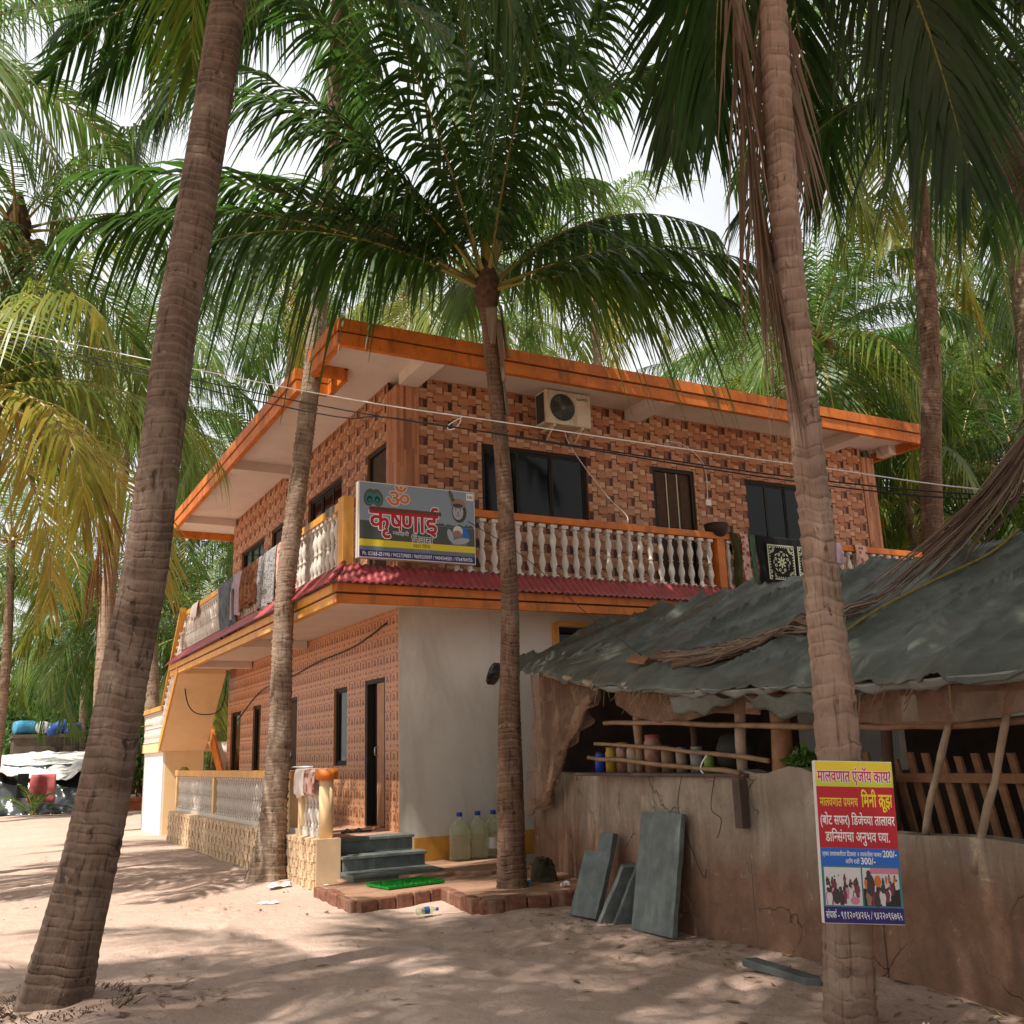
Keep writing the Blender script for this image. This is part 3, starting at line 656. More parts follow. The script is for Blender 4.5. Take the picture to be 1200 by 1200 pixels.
# balcony
BX0, BY0, BY1 = 3.8, 11.4, 22.6
mb = MB(); mb.box(BX0+.17, 14.9, 11.56, 12.499, 3.47, 3.75); mb.box(BX0+.17, 5.049, 12.499, BY1-.08, 3.47, 3.75); mb.box(BX0+.09, 14.9, BY0+.09, 11.559, 3.40, 3.47); mb.box(BX0+.09, BX0+.169, 11.56, BY1-.08, 3.40, 3.47); bal = mb.build('balcony', 'soffit_paint', house)
fascia([(BX0, 15.0, BY0, BY0+.09, 'y')], 3.33, 3.56, bal, 'amber_paint' if 0 else 'orange_paint')
fascia([(BX0, BX0+.09, BY0+.09, BY1, 'x'), (BX0+.09, 5.0, BY1-.08, BY1, 'n')], 3.33, 3.56, bal, 'amber_paint')
for y in (16.6, 20.4):
    mb = MB(); mb.box(3.891, 5.03, y, y+.25, 3.34, 3.469); mb.build('balcony_beam', 'soffit_paint', bal)
def corrugated(u0, u1, ax, in_c, out_c, zi, zo, hip0=0):
    mb = MB(); n = int((u1-u0)/.0125)
    def fn(a, b):
        u = u0+(u1-u0)*a; c = in_c+(out_c-in_c)*b; z = zi+(zo-zi)*b+.014*math.sin(u*2*math.pi/.10)
        uu = max(u, u0+hip0*(1-b)) if hip0 else u
        return (uu, c, z) if ax == 'y' else (c, uu, z)
    mb.grid(fn, n, 4); return mb.build('awning_sheet', 'red_sheet', bal, solid=.004)
corrugated(3.74, 14.95, 'y', 11.535, 11.28, 3.835, 3.565, .22)
corrugated(11.30, BY1, 'x', 3.935, 3.69, 3.835, 3.565, .22)
mb = MB(); mb.tube([(3.68, 11.27, 3.575), (3.945, 11.54, 3.85)], .03, 8); mb.build('awning_ridge', 'red_sheet', bal)

def baluster_mesh(h, r=.042):
    mb = MB(); mb.box(-r, r, -r, r, 0, h*.06); mb.box(-r, r, -r, r, h*.94, h)
    pr = [(.55, .06), (.75, .10), (.5, .14), (.6, .17), (1.0, .26), (.95, .32), (.6, .42), (.48, .48), (.8, .50), (.48, .52), (.6, .58), (1.0, .68), (.95, .74), (.55, .84), (.5, .87), (.75, .90), (.55, .94)]
    mb.lathe([(r*a*1.0, h*b) for a, b in pr], 12, cap=False)
    return mb.mesh('baluster', ['baluster_paint'])
BM1 = baluster_mesh(.76, .05); BM2 = baluster_mesh(.60, .045)
def balusters(parent, me, pts, stuff=False):
    ro = Vector(root_loc(parent))
    if stuff:
        mb = MB(); v = [tuple(q.co) for q in me.vertices]; f = [tuple(p.vertices) for p in me.polygons]
        for p in pts: mb.add([(a+p[0], b+p[1], c+p[2]) for a, b, c in v], f, 0, .5, True)
        o = mb.build('far_balusters', 'baluster_paint', parent); o['kind'] = 'stuff'; return
    for p in pts:
        o = bpy.data.objects.new('baluster', me); COL.objects.link(o); o.parent = parent; o.location = Vector(p)-ro
# front balcony rail
mb = MB(); mb.box(4.06, 14.9, 11.53, 11.66, 4.59, 4.69); fr_ = mb.build('front_railing', 'orange_paint', house, bevel=.006)
mb = MB(); mb.box(4.07, 14.88, 11.545, 11.645, 3.75, 3.815); mb.build('base_rail', 'baluster_paint', fr_)
for x in (9.98, 14.8):
    mb = MB(); mb.box(x-.07, x+.07, 11.52, 11.67, 3.75, 4.588); mb.build('post', 'orange_paint', fr_)
bx_ = [5.52+.186*k for k in range(50)]
bx_ = [x for x in bx_ if abs(x-9.98) > .11 and x < 14.65]
balusters(fr_, BM1, [(x, 11.595, 3.82) for x in bx_ if x < 10.5]); balusters(fr_, BM1, [(x, 11.595, 3.82) for x in bx_ if x >= 10.5], True)
# left balcony rail
mb = MB(); mb.box(3.93, 4.06, 11.72, 22.5, 4.56, 4.66); lr_ = mb.build('side_railing', 'amber_paint', house, bevel=.006)
mb = MB(); mb.box(3.945, 4.045, 11.72, 22.5, 3.75, 3.815); mb.build('base_rail', 'baluster_paint', lr_)
for y0, y1, m in ((11.52, 11.72, 'amber_paint'), (17.0, 17.16, 'amber_paint'), (22.36, 22.52, 'cream_paint')):
    mb = MB(); mb.box(3.92, 4.058, y0, y1, 3.75, 4.70 if y0 < 12 else 4.558); mb.build('post', m, lr_)
mb = MB(); mb.box(3.925, 4.065, 11.9, 12.25, 4.565, 4.668); mb.build('stone_patch', 'slate', lr_)
ly = [11.95+.178*k for k in range(60)]; ly = [y for y in ly if abs(y-17.08) > .13 and y < 22.3]
balusters(lr_, BM1, [(3.995, y, 3.80-.005) for y in ly if y < 17]); balusters(lr_, BM1, [(3.995, y, 3.795) for y in ly if y >= 17], True)

# veranda parapet
VX = 3.78; VY0, VY1 = 11.78, 21.4
mb = MB(); mb.box(VX+.24, 5.049, 12.1, 22.49, .0, .535); mb.build('veranda_floor', 'floor_tile', house)
mb = MB()
wallface(mb, 'x', VX-.06, VY0, VY1, -.1, .575, [], 0, .55); tiles(mb, 'x', VX-.06, VY0+.02, VY1, .0, .572, PLINTH, .27, .2, [])
wallface(mb, 'y', VY0, VX-.06, VX+.235, -.1, .575, [], 0, .55)
wallface(mb, 'x', VX+.235-.0, VY0, 12.02, -.1, .575, [], 0, .55)
mb.quad((VX-.06, VY0, .575), (VX+.235, VY0, .575), (VX+.235, VY1, .575), (VX-.06, VY1, .575), 0, .6)
mb.quad((VX-.06, VY1, -.1), (VX+.235, VY1, -.1), (VX+.235, VY1, .575), (VX-.06, VY1, .575), 0, .6)
mb.build('veranda_plinth', 'plinth_tile', house)
mb = MB(); mb.box(VX+.01, VX+.15, 13.1, VY1-.0, 1.245, 1.355); vr = mb.build('veranda_railing', 'amber_paint', house, bevel=.006)
mb = MB(); mb.box(VX+.01, VX+.17, 11.84, 12.86, 1.245, 1.355); mb.build('handrail', 'orange_paint', vr, bevel=.006)
mb = MB(); mb.lathe([(.135, 1.25), (.135, 1.375)], 20, M=Matrix.Translation((VX+.1, 11.93, 0))); mb.build('pillar_cap', 'orange_paint', vr)
mb = MB(); mb.lathe([(.085, .575), (.085, 1.25)], 18, M=Matrix.Translation((VX+.1, 11.93, 0))); mb.build('pillar', 'cream_paint', vr)
for y in (12.78, 13.3, 17.9, 21.3):
    mb = MB(); mb.box(VX+.03, VX+.14, y-.07, y+.07, .575, 1.244); mb.build('pillar', 'cream_paint', vr)
vy = [12.1+.135*k for k in range(5)]+[13.45+.15*k for k in range(52)]; vy = [y for y in vy if abs(y-17.9) > .11 and y < 21.2 and abs(y-12.78) > .1]
mb = MB(); mb.box(VX+.035, VX+.135, 12.03, VY1-.12, .576, .64); mb.build('base_rail', 'baluster_paint', vr)
balusters(vr, BM2, [(VX+.085, y, .642) for y in vy if y < 19.3]); balusters(vr, BM2, [(VX+.085, y, .642) for y in vy if y >= 19.3], True)
# slate steps
for k, (y0, z, x0, x1) in enumerate(((12.02, .54, 4.02, 5.06), (11.72, .36, 4.02, 5.10), (11.3, .19, 4.0, 5.12))):
    mb = MB(); mb.box(x0+.02, x1-.02, y0+.03, 12.02+.02*(2-k) if k else 12.3, .02 if k == 2 else z-.17, z-.035, 1)
    st = mb.build('step', ['slate', 'slate'], house); 
    mb = MB(); mb.box(x0, x1, y0, (12.3, 12.019, 11.75)[k], z-.034, z+.004); mb.build('tread', 'slate', st, bevel=.006)

# staircase at the far end: landing wall, rising flight with sloping balustrade, lower flight
mb = MB()
mb.box(3.95, 4.78, 23.55, 23.75, -.05, 1.75); mb.box(3.95, 4.15, 23.75, 26.2, -.05, 1.75); mb.box(3.84, 5.9, 23.53, 26.2, 1.751, 1.95)
def flight(mb, x0, x1, ya, za, yb, zb, th, m=0):
    v = [(x, y, z) for x in (x0, x1) for y, z in ((ya, za), (yb, zb), (yb, zb+th), (ya, za+th))]
    mb.add(v, [(0, 1, 2, 3), (7, 6, 5, 4), (0, 4, 5, 1), (3, 2, 6, 7), (0, 3, 7, 4), (1, 5, 6, 2)], m)
flight(mb, 3.82, 4.80, 23.52, 1.76, 21.7, 3.32, .24)
stc = mb.build('staircase', 'cream_paint', house)
mb = MB()
mb.box(3.90, 3.949, 23.56, 26.2, -.05, 1.749); mb.build('outer_wall', 'white_paint', stc)
mb = MB(); flight(mb, 3.80, 3.93, 23.5, 2.72, 21.75, 4.62, .10); mb.box(3.80, 3.96, 23.5, 26.2, 2.66, 2.76); flight(mb, 3.785, 3.815, 23.52, 1.74, 21.72, 3.30, .22)
mb.build('stair_rail', 'amber_paint', stc)
mb = MB(); v = [tuple(q.co) for q in BM1.vertices]; f = [tuple(p.vertices) for p in BM1.polygons]
for k in range(12):
    y = 23.4-.15*k; z = 1.98+.0+(23.5-y)*.985*.87+.0
    mb.add([(a+3.865, b+y, c*.92+z) for a, b, c in v], f, 0, .5, True)
for k in range(14): mb.add([(a+3.88, b+23.6+k*.18, c*.92+1.955) for a, b, c in v], f, 0, .5, True)
o = mb.build('stair_balusters', 'baluster_paint', stc)
mb = MB(); flight(mb, 4.95, 5.9, 21.6, .25, 23.5, 1.72, .2); mb.build('lower_flight', 'soffit_paint', stc)
mb = MB(); flight(mb, 4.90, 4.949, 22.0, .72, 23.5, 1.90, .42); mb.build('lower_parapet', 'orange_paint', stc)

# ================================================================== SHED
def shed_x(y): return float(np.interp(y, [-2, 2.5, 3.9, 4.7, 6, 7, 8.3, 9.6, 10.4, 11.6], [4.95, 5.12, 5.26, 5.42, 5.5, 5.47, 5.6, 5.98, 6.27, 6.55]))
shed = thing('shed', 'dim kitchen shed with mud plastered walls under a sagging grey tarpaulin roof', 'shed', (5.6, 6.5, 0))
def wall_strip(y0, y1, ztop, th=.16, zb=-.15, mat='mud_plaster', name='wall', dx=0):
    mb = MB(); n = max(2, int((y1-y0)/.12)); m = 8
    def fn(s):
        def g(a, b):
            y = y0+(y1-y0)*a; zt = ztop(y) if callable(ztop) else ztop
            z = zb+(zt-zb)*b; o = fbm(np.float64(y*2), np.float64(z*2), 4, 3)*.03
            return (shed_x(y)+dx+o+(0 if s else th), y, z)
        return g
    mb.grid(fn(1), n, m); mb.grid(fn(0), n, 2)
    for y in (y0, y1):
        zt = ztop(y) if callable(ztop) else ztop
        mb.quad((shed_x(y)+dx, y, zb), (shed_x(y)+dx+th, y, zb), (shed_x(y)+dx+th, y, zt), (shed_x(y)+dx, y, zt))
    def tp(a, b):
        y = y0+(y1-y0)*a; zt = ztop(y) if callable(ztop) else ztop
        return (shed_x(y)+dx+th*b+(0.006*(1-b)), y, zt-.002)
    mb.grid(tp, n, 2)
    return mb.build(name, mat, shed)
wall_strip(6.3, 11.6, lambda y: 1.245)
wall_strip(5.0, 6.299, lambda y: 1.30+.03*math.sin(y*9))
wall_strip(-2, 4.999, lambda y: .91+.012*math.sin(y*5), dx=.01)
mb = MB(); mb.box(5.44, 5.75, 6.24, 8.78, 1.246, 1.275); mb.build('sill', 'concrete_dark', shed, bevel=.008)
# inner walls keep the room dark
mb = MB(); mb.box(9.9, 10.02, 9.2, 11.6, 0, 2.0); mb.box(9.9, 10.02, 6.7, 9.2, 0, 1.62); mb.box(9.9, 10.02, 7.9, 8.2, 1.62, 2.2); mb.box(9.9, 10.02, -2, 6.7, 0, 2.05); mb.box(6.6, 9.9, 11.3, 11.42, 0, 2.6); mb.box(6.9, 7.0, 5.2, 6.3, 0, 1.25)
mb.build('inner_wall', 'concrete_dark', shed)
mb = MB(); mb.box(7.2, 7.28, 6.2, 7.4, 0, 2.2); mb.build('inner_panel', 'bg_wall', shed)
# tarpaulin roof
def eave_z(y): return float(np.interp(y, [-2, 2, 4.3, 6, 7, 8.5, 10.2, 11.2], [1.84, 1.86, 1.90, 1.96, 2.04, 2.2, 2.46, 2.52]))
def eave_x(y): return shed_x(y)-.30+.05*math.sin(y*3.1)+.03*math.sin(y*7.7)-(.25 if y > 10 else 0)*(y-10)
RXX, RZZ = 7.5, 3.14
def roof_pt(y, t):
    ex, ez = eave_x(y), eave_z(y)
    x = ex+(RXX-ex)*t; z = ez+(RZZ-ez)*t
    ys = y
    sag = -.07*math.sin(math.pi*t)*(1+.6*math.sin(y*2.2+.5))
    d = y+t*.55                                              # folds run down the slope, a little slanted
    w = abs(math.sin(d*3.3+fbm(np.float64(d), np.float64(t*2), 5, 3)*5))
    w2 = abs(math.sin(d*8.3+t*1.5+fbm(np.float64(d*2), np.float64(t*3), 25, 3)*7))
    fold = .12*(1-w)**4+.05*(1-w2)**4+.05*fbm(np.float64(d*7), np.float64(t*.7), 8, 5)+.05*fbm(np.float64(d*1.5), np.float64(t*2.5), 14, 3)
    z += sag+fold*(.4+.6*min(1, t*4)) + .05*math.sin(y*.9)*t
    if t < .06: z -= (.06-t)*1.0*(1+.35*math.sin(y*2.3)+3.*fbm(np.float64(y*4), 0., 33, 4))
    return (x+fold*.3, ys, z)
mb = MB()
mb.grid(lambda a, b: roof_pt(-2+13.25*a, b), 420, 46)
mb.grid(lambda a, b: (RXX+(10.4-RXX)*b, -2+13.25*a, RZZ+.05*math.sin((-2+13.25*a)*.9)-(1.15)*b-.05*math.sin(math.pi*b)), 60, 8)
tarp = mb.build('roof', 'tarpaulin', shed, solid=.012)
mb = MB()                                                   # pale hem of an older sheet showing under the eave
mb.grid(lambda a, b: (eave_x(2.2+6.1*a)+.02+.05*b, 2.2+6.1*a, eave_z(2.2+6.1*a)-.05-.05*b*(1+.8*fbm(np.float64(a*30), 0., 3, 3)*2)-.03*fbm(np.float64(a*22), 1., 5, 3)), 90, 3)
mb.build('sheet_hem', 'sheet_grey', shed, solid=.006)
mb = MB()                                                   # dark flaps hanging below
mb.grid(lambda a, b: (eave_x(4.7+2.2*a)+.06+.03*b, 4.7+2.2*a, eave_z(4.7+2.2*a)-.1-.16*b*abs(math.sin(a*5.2))-.02*math.sin(a*40)), 60, 5)
mb.build('roof_flap', 'tarpaulin', shed, solid=.006)
mb = MB()                                                   # bundled end of the sheet at the far eave tip
def tip(a, b):
    th = 2*math.pi*a; r = .10*math.sin(math.pi*min(1, b*1.05+.02))**.6*(1+.35*math.sin(a*31+b*9))
    return (5.62-.42*b+r*math.cos(th)*.5, 10.6-.35*b+r*math.cos(th), 2.47-.1*b-.08*b*b+r*math.sin(th))
mb.grid(tip, 28, 16); mb.build('roof_corner_bundle', 'plastic_black', shed)
# poles under the eave and across the openings
def pole(pts, r, mat='bamboo', name='pole', jit=.008):
    P = spline(pts, 9); rr = random.Random(int(pts[0][1]*100)); P = P+np.array([[rr.uniform(-jit, jit) for _ in range(3)] for _ in P])
    mb = MB(); mb.tube(P.tolist(), [r*rr.uniform(.88, 1.1) for _ in P], 9); return mb.build(name, mat, shed)
pole([(eave_x(y)+.06, y, eave_z(y)-.05) for y in (10.1, 9.2, 8.3, 7.5)], .035, 'pale_pole', 'eave_pole')
pole([(5.75, y, eave_z(y)-.02+.05) for y in (7.5, 6, 4, 2, 0)], .04, 'dark_wood', 'eave_pole')
pole([(5.62, 8.45, 1.75), (5.56, 7.2, 1.70), (5.52, 5.4, 1.60)], .024)
pole([(5.60, 8.6, 1.56), (5.55, 7.4, 1.49), (5.50, 6.0, 1.37)], .019)
pole([(5.57, 8.7, 1.42), (5.52, 7.4, 1.35), (5.44, 6.28, 1.285)], .021)
pole([(5.66, 7.93, 1.27), (5.66, 7.93, 1.7), (5.68, 7.95, 2.3)], .045, 'bamboo', 'post')
pole([(5.7, 7.15, 1.27), (5.7, 7.15, 1.9), (5.7, 7.15, 2.25)], .035, 'dark_wood', 'post')
pole([(5.58, 5.98, -.05), (5.6, 5.97, 1.0), (5.62, 5.97, 2.1)], .085, 'wood', 'post', .012)
pole([(5.6, 6.42, .9), (5.62, 6.45, 1.5), (5.64, 6.42, 2.1)], .05, 'pale_pole', 'post', .012)
pole([(5.56, 5.2, 1.60), (5.55, 4.4, 1.58), (5.5, 3.2, 1.6)], .026)
pole([(5.5, 4.62, .9), (5.5, 4.42, 1.4), (5.52, 4.2, 1.95)], .024, 'pale_pole')
pole([(5.32, 4.15, .72), (5.4, 3.98, 1.25), (5.48, 3.80, 1.9)], .024, 'pale_pole')
pole([(5.6, 4.95, .9), (5.6, 4.93, 1.4), (5.62, 4.92, 2.0)], .04, 'dark_wood', 'post')
pole([(5.45, 3.72, .8), (5.48, 3.62, 1.3), (5.5, 3.55, 1.9)], .04, 'dark_wood', 'post')
mb = MB(); mb.box(5.40, 5.47, 6.255, 6.34, .86, 1.235); mb.build('dark_recess_block', 'concrete_dark', shed)  # raised dark block; its colour stands in for the shade of a recess
# inner picket screen
mb = MB(); r = random.Random(2)
for k in range(13):
    y = 5.35-.13*k; l = r.uniform(-.02, .04)
    mb.add([(5.80, y+.025, .86), (5.80, y-.025, .86), (5.80, y+.10-.025, 1.38+l), (5.80, y+.10+.025, 1.38+l), (5.825, y+.025, .86), (5.825, y-.025, .86), (5.825, y+.10-.025, 1.38+l), (5.825, y+.10+.025, 1.38+l)],
           [(0, 1, 2, 3), (7, 6, 5, 4), (0, 4, 5, 1), (3, 2, 6, 7), (1, 5, 6, 2), (0, 3, 7, 4)])
mb.box(5.77, 5.798, 3.75, 5.45, 1.21, 1.27); mb.build('picket_screen', 'wood', shed)

# netting draped over the far end of the shed front, and cloth valances under the eave
mb = MB()
def net(a, b):
    y = 11.3-2.95*a; zt = eave_z(y)-.06; zb = float(np.interp(y, [8.3, 8.6, 9.3, 10.3, 10.9, 11.3], [1.97, 1.88, 1.52, .96, .80, .74]))
    z = zt+(zb-zt)*b; x = shed_x(y)-.10-.05*math.sin(y*16+b*2)*(.3+b)-.04*math.sin(y*7+b*5)-.06*b
    return (x, y-.1*b*math.sin(a*9), z)
mb.grid(net, 90, 26)
def hem(a, b):
    y = 11.2-2.85*a; zb = float(np.interp(y, [8.3, 8.6, 9.3, 10.3, 10.9, 11.3], [1.97, 1.88, 1.52, .96, .80, .74])); th = b*2*math.pi; r = .075+.03*math.sin(y*8)
    return (shed_x(y)-.2+r*.5*math.cos(th)+.012*math.sin(b*40), y, zb+.06+r*math.sin(th))
mb.grid(hem, 50, 16)
o = mb.build('shade_net', 'brown_net', off=(6, 9.8, .8))
tag(o, 'brown shade netting draped diagonally from the eave over the far end of the shed', 'netting')
for y0, y1, dz0, dz1 in ((8.25, 6.05, .18, .16), (5.9, 2.4, .10, .16)):
    mb = MB(); mb.grid(lambda a, b: (shed_x(y0+(y1-y0)*a)+.05-.02*math.sin(a*30+b*3)-.03*math.sin(a*8), y0+(y1-y0)*a, eave_z(y0+(y1-y0)*a)-.08-(dz0+(dz1-dz0)*a+.12*math.sin(math.pi*min(1, a*1.4)))*b), 60, 8)
    o = mb.build('cloth_valance', 'brown_net', shed, solid=.004)
# straw and torn strips poking from the eave
mb = MB(); r = random.Random(11)
for k in range(45):
    y = r.choice([r.uniform(9.9, 7.2), r.uniform(7.6, 7.0), r.uniform(4.9, 3.3)]); x = eave_x(y)+r.uniform(.03, .12); z = eave_z(y)-.06
    L = r.uniform(.08, .28); d = Vector((r.uniform(-.6, .1), r.uniform(-.6, .6), -r.uniform(.3, 1))).normalized()
    p = Vector((x, y, z)); mb.tube([p, p+d*L*.5, p+d*L+Vector((0, 0, -.05*r.random()))], r.choice([.002, .003, .005]), 4)
mb.build('thatch', 'straw', shed)['kind'] = 'stuff'

# ================================================================== PALMS
def frond(rg, L, az, el, droop, leaf=.8, n=56, tone=.35, g=.35, segs=3, up=.35, roll=0., fold=62, spread=.1, width=1., origin=(0, 0, 0), petiole=.13):
    M = 15; s = np.linspace(0, 1, M); th = el-droop*s**1.35; ds = L/(M-1)
    tw = rg.uniform(-.25, .25); a = az+tw*s
    T = np.stack([np.cos(th)*np.cos(a), np.cos(th)*np.sin(a), np.sin(th)], 1)
    P = np.vstack([[0, 0, 0], np.cumsum((T[:-1]+T[1:])*.5*ds, 0)])+np.array(origin)
    B = np.stack([np.sin(a), -np.cos(a), 0*a], 1); N = np.cross(B, T)
    ro = roll+rg.uniform(-.5, .5)*s
    B, N = B*np.cos(ro)[:, None]+N*np.sin(ro)[:, None], N*np.cos(ro)[:, None]-B*np.sin(ro)[:, None]
    si = np.linspace(petiole, .995, n); si = si+rg.uniform(-.3, .3, n)*(si[1]-si[0]); si = np.clip(si, .05, .999)
    def ip(A): return np.stack([np.interp(si, s, A[:, k]) for k in range(3)], 1)
    p, t, b, nn = ip(P), ip(T), ip(B), ip(N)
    prof = np.clip(.5+2.2*(si-petiole), 0, 1)*(1-.68*np.clip((si-.5)/.5, 0, 1)**1.6)
    fa = np.radians(fold*(1-.62*si**1.3))
    V, F, TO = [], [], []
    xs = np.linspace(0, 1, segs+1); ws = np.interp(xs, [0, .15, .6, 1], [.55, 1, .8, .06])*.021*width
    base = 0
    for sg in (-1, 1):
        k = (rg.random(n) > .05) & (np.sin(si*rg.uniform(9, 30)+rg.uniform(0, 6)) > -.985); m = k.sum()
        ang = (fa+rg.uniform(-.12, .12, n))[k][:, None]; vv = (up+rg.uniform(-spread, spread, n)*2)[k][:, None]
        d = np.cos(ang)*t[k]+np.sin(ang)*(sg*b[k]*np.cos(vv)+nn[k]*np.sin(vv))
        l = (leaf*prof*rg.uniform(.76, 1.12, n)*np.where(rg.random(n) < .06, .55, 1))[k]; gg = (g*rg.uniform(.6, 1.5, n))[k]
        w = t[k]-(t[k]*d).sum(1)[:, None]*d; w /= np.linalg.norm(w, axis=1)[:, None]+1e-6
        pts = p[k][:, None]+d[:, None]*(l[:, None]*xs)[:, :, None]
        pts[:, :, 2] -= (gg*l)[:, None]*(xs**2)[None]
        q = np.stack([pts-w[:, None]*ws[None, :, None], pts+w[:, None]*ws[None, :, None]], 2)   # m,segs+1,2,3
        V.append(q.reshape(-1, 3)); st = (segs+1)*2
        f = np.array([[2*j, 2*j+1, 2*j+3, 2*j+2] for j in range(segs)])
        F.append((base+np.arange(m)[:, None, None]*st+f[None]).reshape(-1, 4)); base += m*st
        tt = np.clip(tone+rg.uniform(-.08, .08, n)+.10*np.clip((si-.75)*4, 0, 1)*rg.random(), 0, 1)[k]
        TO.append(np.repeat(tt, segs))
    nl = sum(len(x) for x in F)
    r = np.interp(s, [0, .06, .2, 1], [.055, .032, .022, .004])*(L/4.2)**.5
    ring = np.array([[1, 0], [0, .8], [-1, 0], [0, -.6]])
    q = P[:, None]+(B[:, None]*ring[None, :, :1]+N[:, None]*ring[None, :, 1:])*r[:, None, None]
    V.append(q.reshape(-1, 3))
    f = [[base+i*4+k, base+i*4+(k+1) % 4, base+(i+1)*4+(k+1) % 4, base+(i+1)*4+k] for i in range(M-1) for k in range(4)]
    F.append(np.array(f)); TO.append(np.full(len(f), np.clip(tone+.1, 0, 1)))
    mi = np.concatenate([np.zeros(nl, int), np.ones(len(f), int)])
    return np.vstack(V), np.vstack(F), np.concatenate(TO), mi
def np_mesh(name, parts, mats, smooth=False):
    V, F, T, MI = [], [], [], []; o = 0
    for v, f, t, m in parts: V.append(v); F.append(f+o); T.append(t); MI.append(m); o += len(v)
    V, F, T, MI = np.vstack(V), np.vstack(F), np.concatenate(T), np.concatenate(MI)
    me = bpy.data.meshes.new(name); nv, nf = len(V), len(F)
    me.vertices.add(nv); me.vertices.foreach_set('co', V.astype(np.float32).ravel())
    me.loops.add(nf*4); me.loops.foreach_set('vertex_index', F.astype(np.int32).ravel())
    me.polygons.add(nf); me.polygons.foreach_set('loop_start', np.arange(0, nf*4, 4, dtype=np.int32))
    for q in mats: me.materials.append(MATS[q])
    me.polygons.foreach_set('material_index', MI.astype(np.int32)); me.polygons.foreach_set('use_smooth', np.full(nf, smooth))
    at = me.attributes.new('tone', 'FLOAT', 'FACE'); at.data.foreach_set('value', T.astype(np.float32))
    me.update(); me.validate(); return me
def sheath(mb, r=.17):
    """fibrous boot at the top of the trunk"""
    mb.lathe([(r*.95, -.25), (r*1.25, 0), (r*1.2, .2), (r*.7, .45), (r*.2, .7)], 10, 0)
def crown_mesh(seed, n=22, L=4.2, leaf=1.0, nl=56, tone=.32, segs=3, spec=None, lo=-35, hi=82, width=1.1, gk=1.):
    rg = np.random.default_rng(seed); parts = []
    if spec is None:
        spec = []
        for k in range(n):
            u = (k+.5)/n; el = hi-(hi-lo)*u**.85
            spec.append((k*137.5+rg.uniform(-20, 20), el+rg.uniform(-8, 8), L*(1-.25*abs(u-.5))*rg.uniform(.85, 1.1), 48+45*u+rg.uniform(-10, 15), tone+.22*max(0, u-.55)/.45*rg.random()*2+rg.uniform(-.06, .06)))
    for az, el, l, dr, tn in spec:
        e = R(el); o = (.13*math.cos(R(az))*math.cos(e), .13*math.sin(R(az))*math.cos(e), .15*math.sin(e))
        parts.append(frond(rg, l, R(az), e, R(dr), leaf*(l/4.2)**.5, nl, tn, g=rg.uniform(.5, 1.05)*gk, segs=segs, up=rg.uniform(.0, .35), roll=rg.uniform(-.5, .5), origin=o, width=width))
    return np_mesh('crown', parts, ['palm_leaf', 'rachis'])
def trunk_mesh(pts, radii, ring=.075, step=.03, seg=18, amp=.05, seed=0, flare=0., flat_top=True):
    P0 = spline(pts, 400); d = np.r_[0, np.cumsum(np.linalg.norm(np.diff(P0, axis=0), axis=1))]; L = d[-1]; n = int(L/step)+1
    s = np.linspace(0, L, n); P = np.stack([np.interp(s, d, P0[:, k]) for k in range(3)], 1)
    r = np.interp(s/L, np.linspace(0, 1, len(radii)), radii)
    rg = np.random.default_rng(seed)
    T = np.gradient(P, axis=0); T /= np.linalg.norm(T, axis=1)[:, None]
    ref = np.array([1., 0, 0]); A = ref-T*(T@ref)[:, None]; A /= np.linalg.norm(A, axis=1)[:, None]; Bv = np.cross(T, A)
    th = np.arange(seg)*2*np.pi/seg
    sv = s[:, None]+.012*np.sin(th[None]*2+s[:, None]*1.7)+.16*ring*np.sin(th[None]+s[:, None]*3)+.07*ring*np.sin(th[None]*5+s[:, None]*4)
    jit = np.interp(sv, np.arange(0, L+2, ring*.9), rg.uniform(-.45, .45, len(np.arange(0, L+2, ring*.9))))*ring
    fr = ((sv+jit)/ring) % 1.0
    saw = (fr**1.6-.45)*np.interp(sv, np.arange(0, L+2, ring*2.3), rg.uniform(.25, 1.5, len(np.arange(0, L+2, ring*2.3))))
    lump = np.vectorize(lambda a, b: float(fbm(np.float64(a), np.float64(b), seed, 3)))(s[:, None]*1.6+0*th[None], np.cos(th)[None]*1.3+5+0*s[:, None])
    UVV = sv+jit; rr = r[:, None]*(1+amp*saw+.09*lump)
    if flare:
        k = np.exp(-s/(.28 if flare < .6 else .42))[:, None]; rr = rr*(1+flare*k*(1+.22*np.sin(th[None]*5+seed)+.12*np.sin(th[None]*11)))
    V = P[:, None]+(A[:, None]*np.cos(th)[None, :, None]+Bv[:, None]*np.sin(th)[None, :, None])*rr[:, :, None]
    me = bpy.data.meshes.new('trunk'); V = V.reshape(-1, 3)
    i, k = np.meshgrid(np.arange(n-1), np.arange(seg), indexing='ij'); i, k = i.ravel(), k.ravel()
    F = np.stack([i*seg+k, i*seg+(k+1) % seg, (i+1)*seg+(k+1) % seg, (i+1)*seg+k], 1)
    me.from_pydata(V.tolist(), [], F.tolist()); me.polygons.foreach_set('use_smooth', [True]*len(F))
    uv = me.uv_layers.new(name='UVMap'); U = np.stack([k/seg, (k+1)/seg, (k+1)/seg, k/seg], 1); Vv = np.stack([UVV[i, k], UVV[i, (k+1) % seg], UVV[i+1, (k+1) % seg], UVV[i+1, k]], 1)
    uv.data.foreach_set('uv', np.stack([U, Vv], -1).astype(np.float32).ravel()); me.update(); return me
def add_part(name, me, parent, loc=(0, 0, 0), rz=0):
    o = bpy.data.objects.new(name, me); COL.objects.link(o); o.parent = parent; o.location = loc; o.rotation_euler = (0, 0, rz); return o
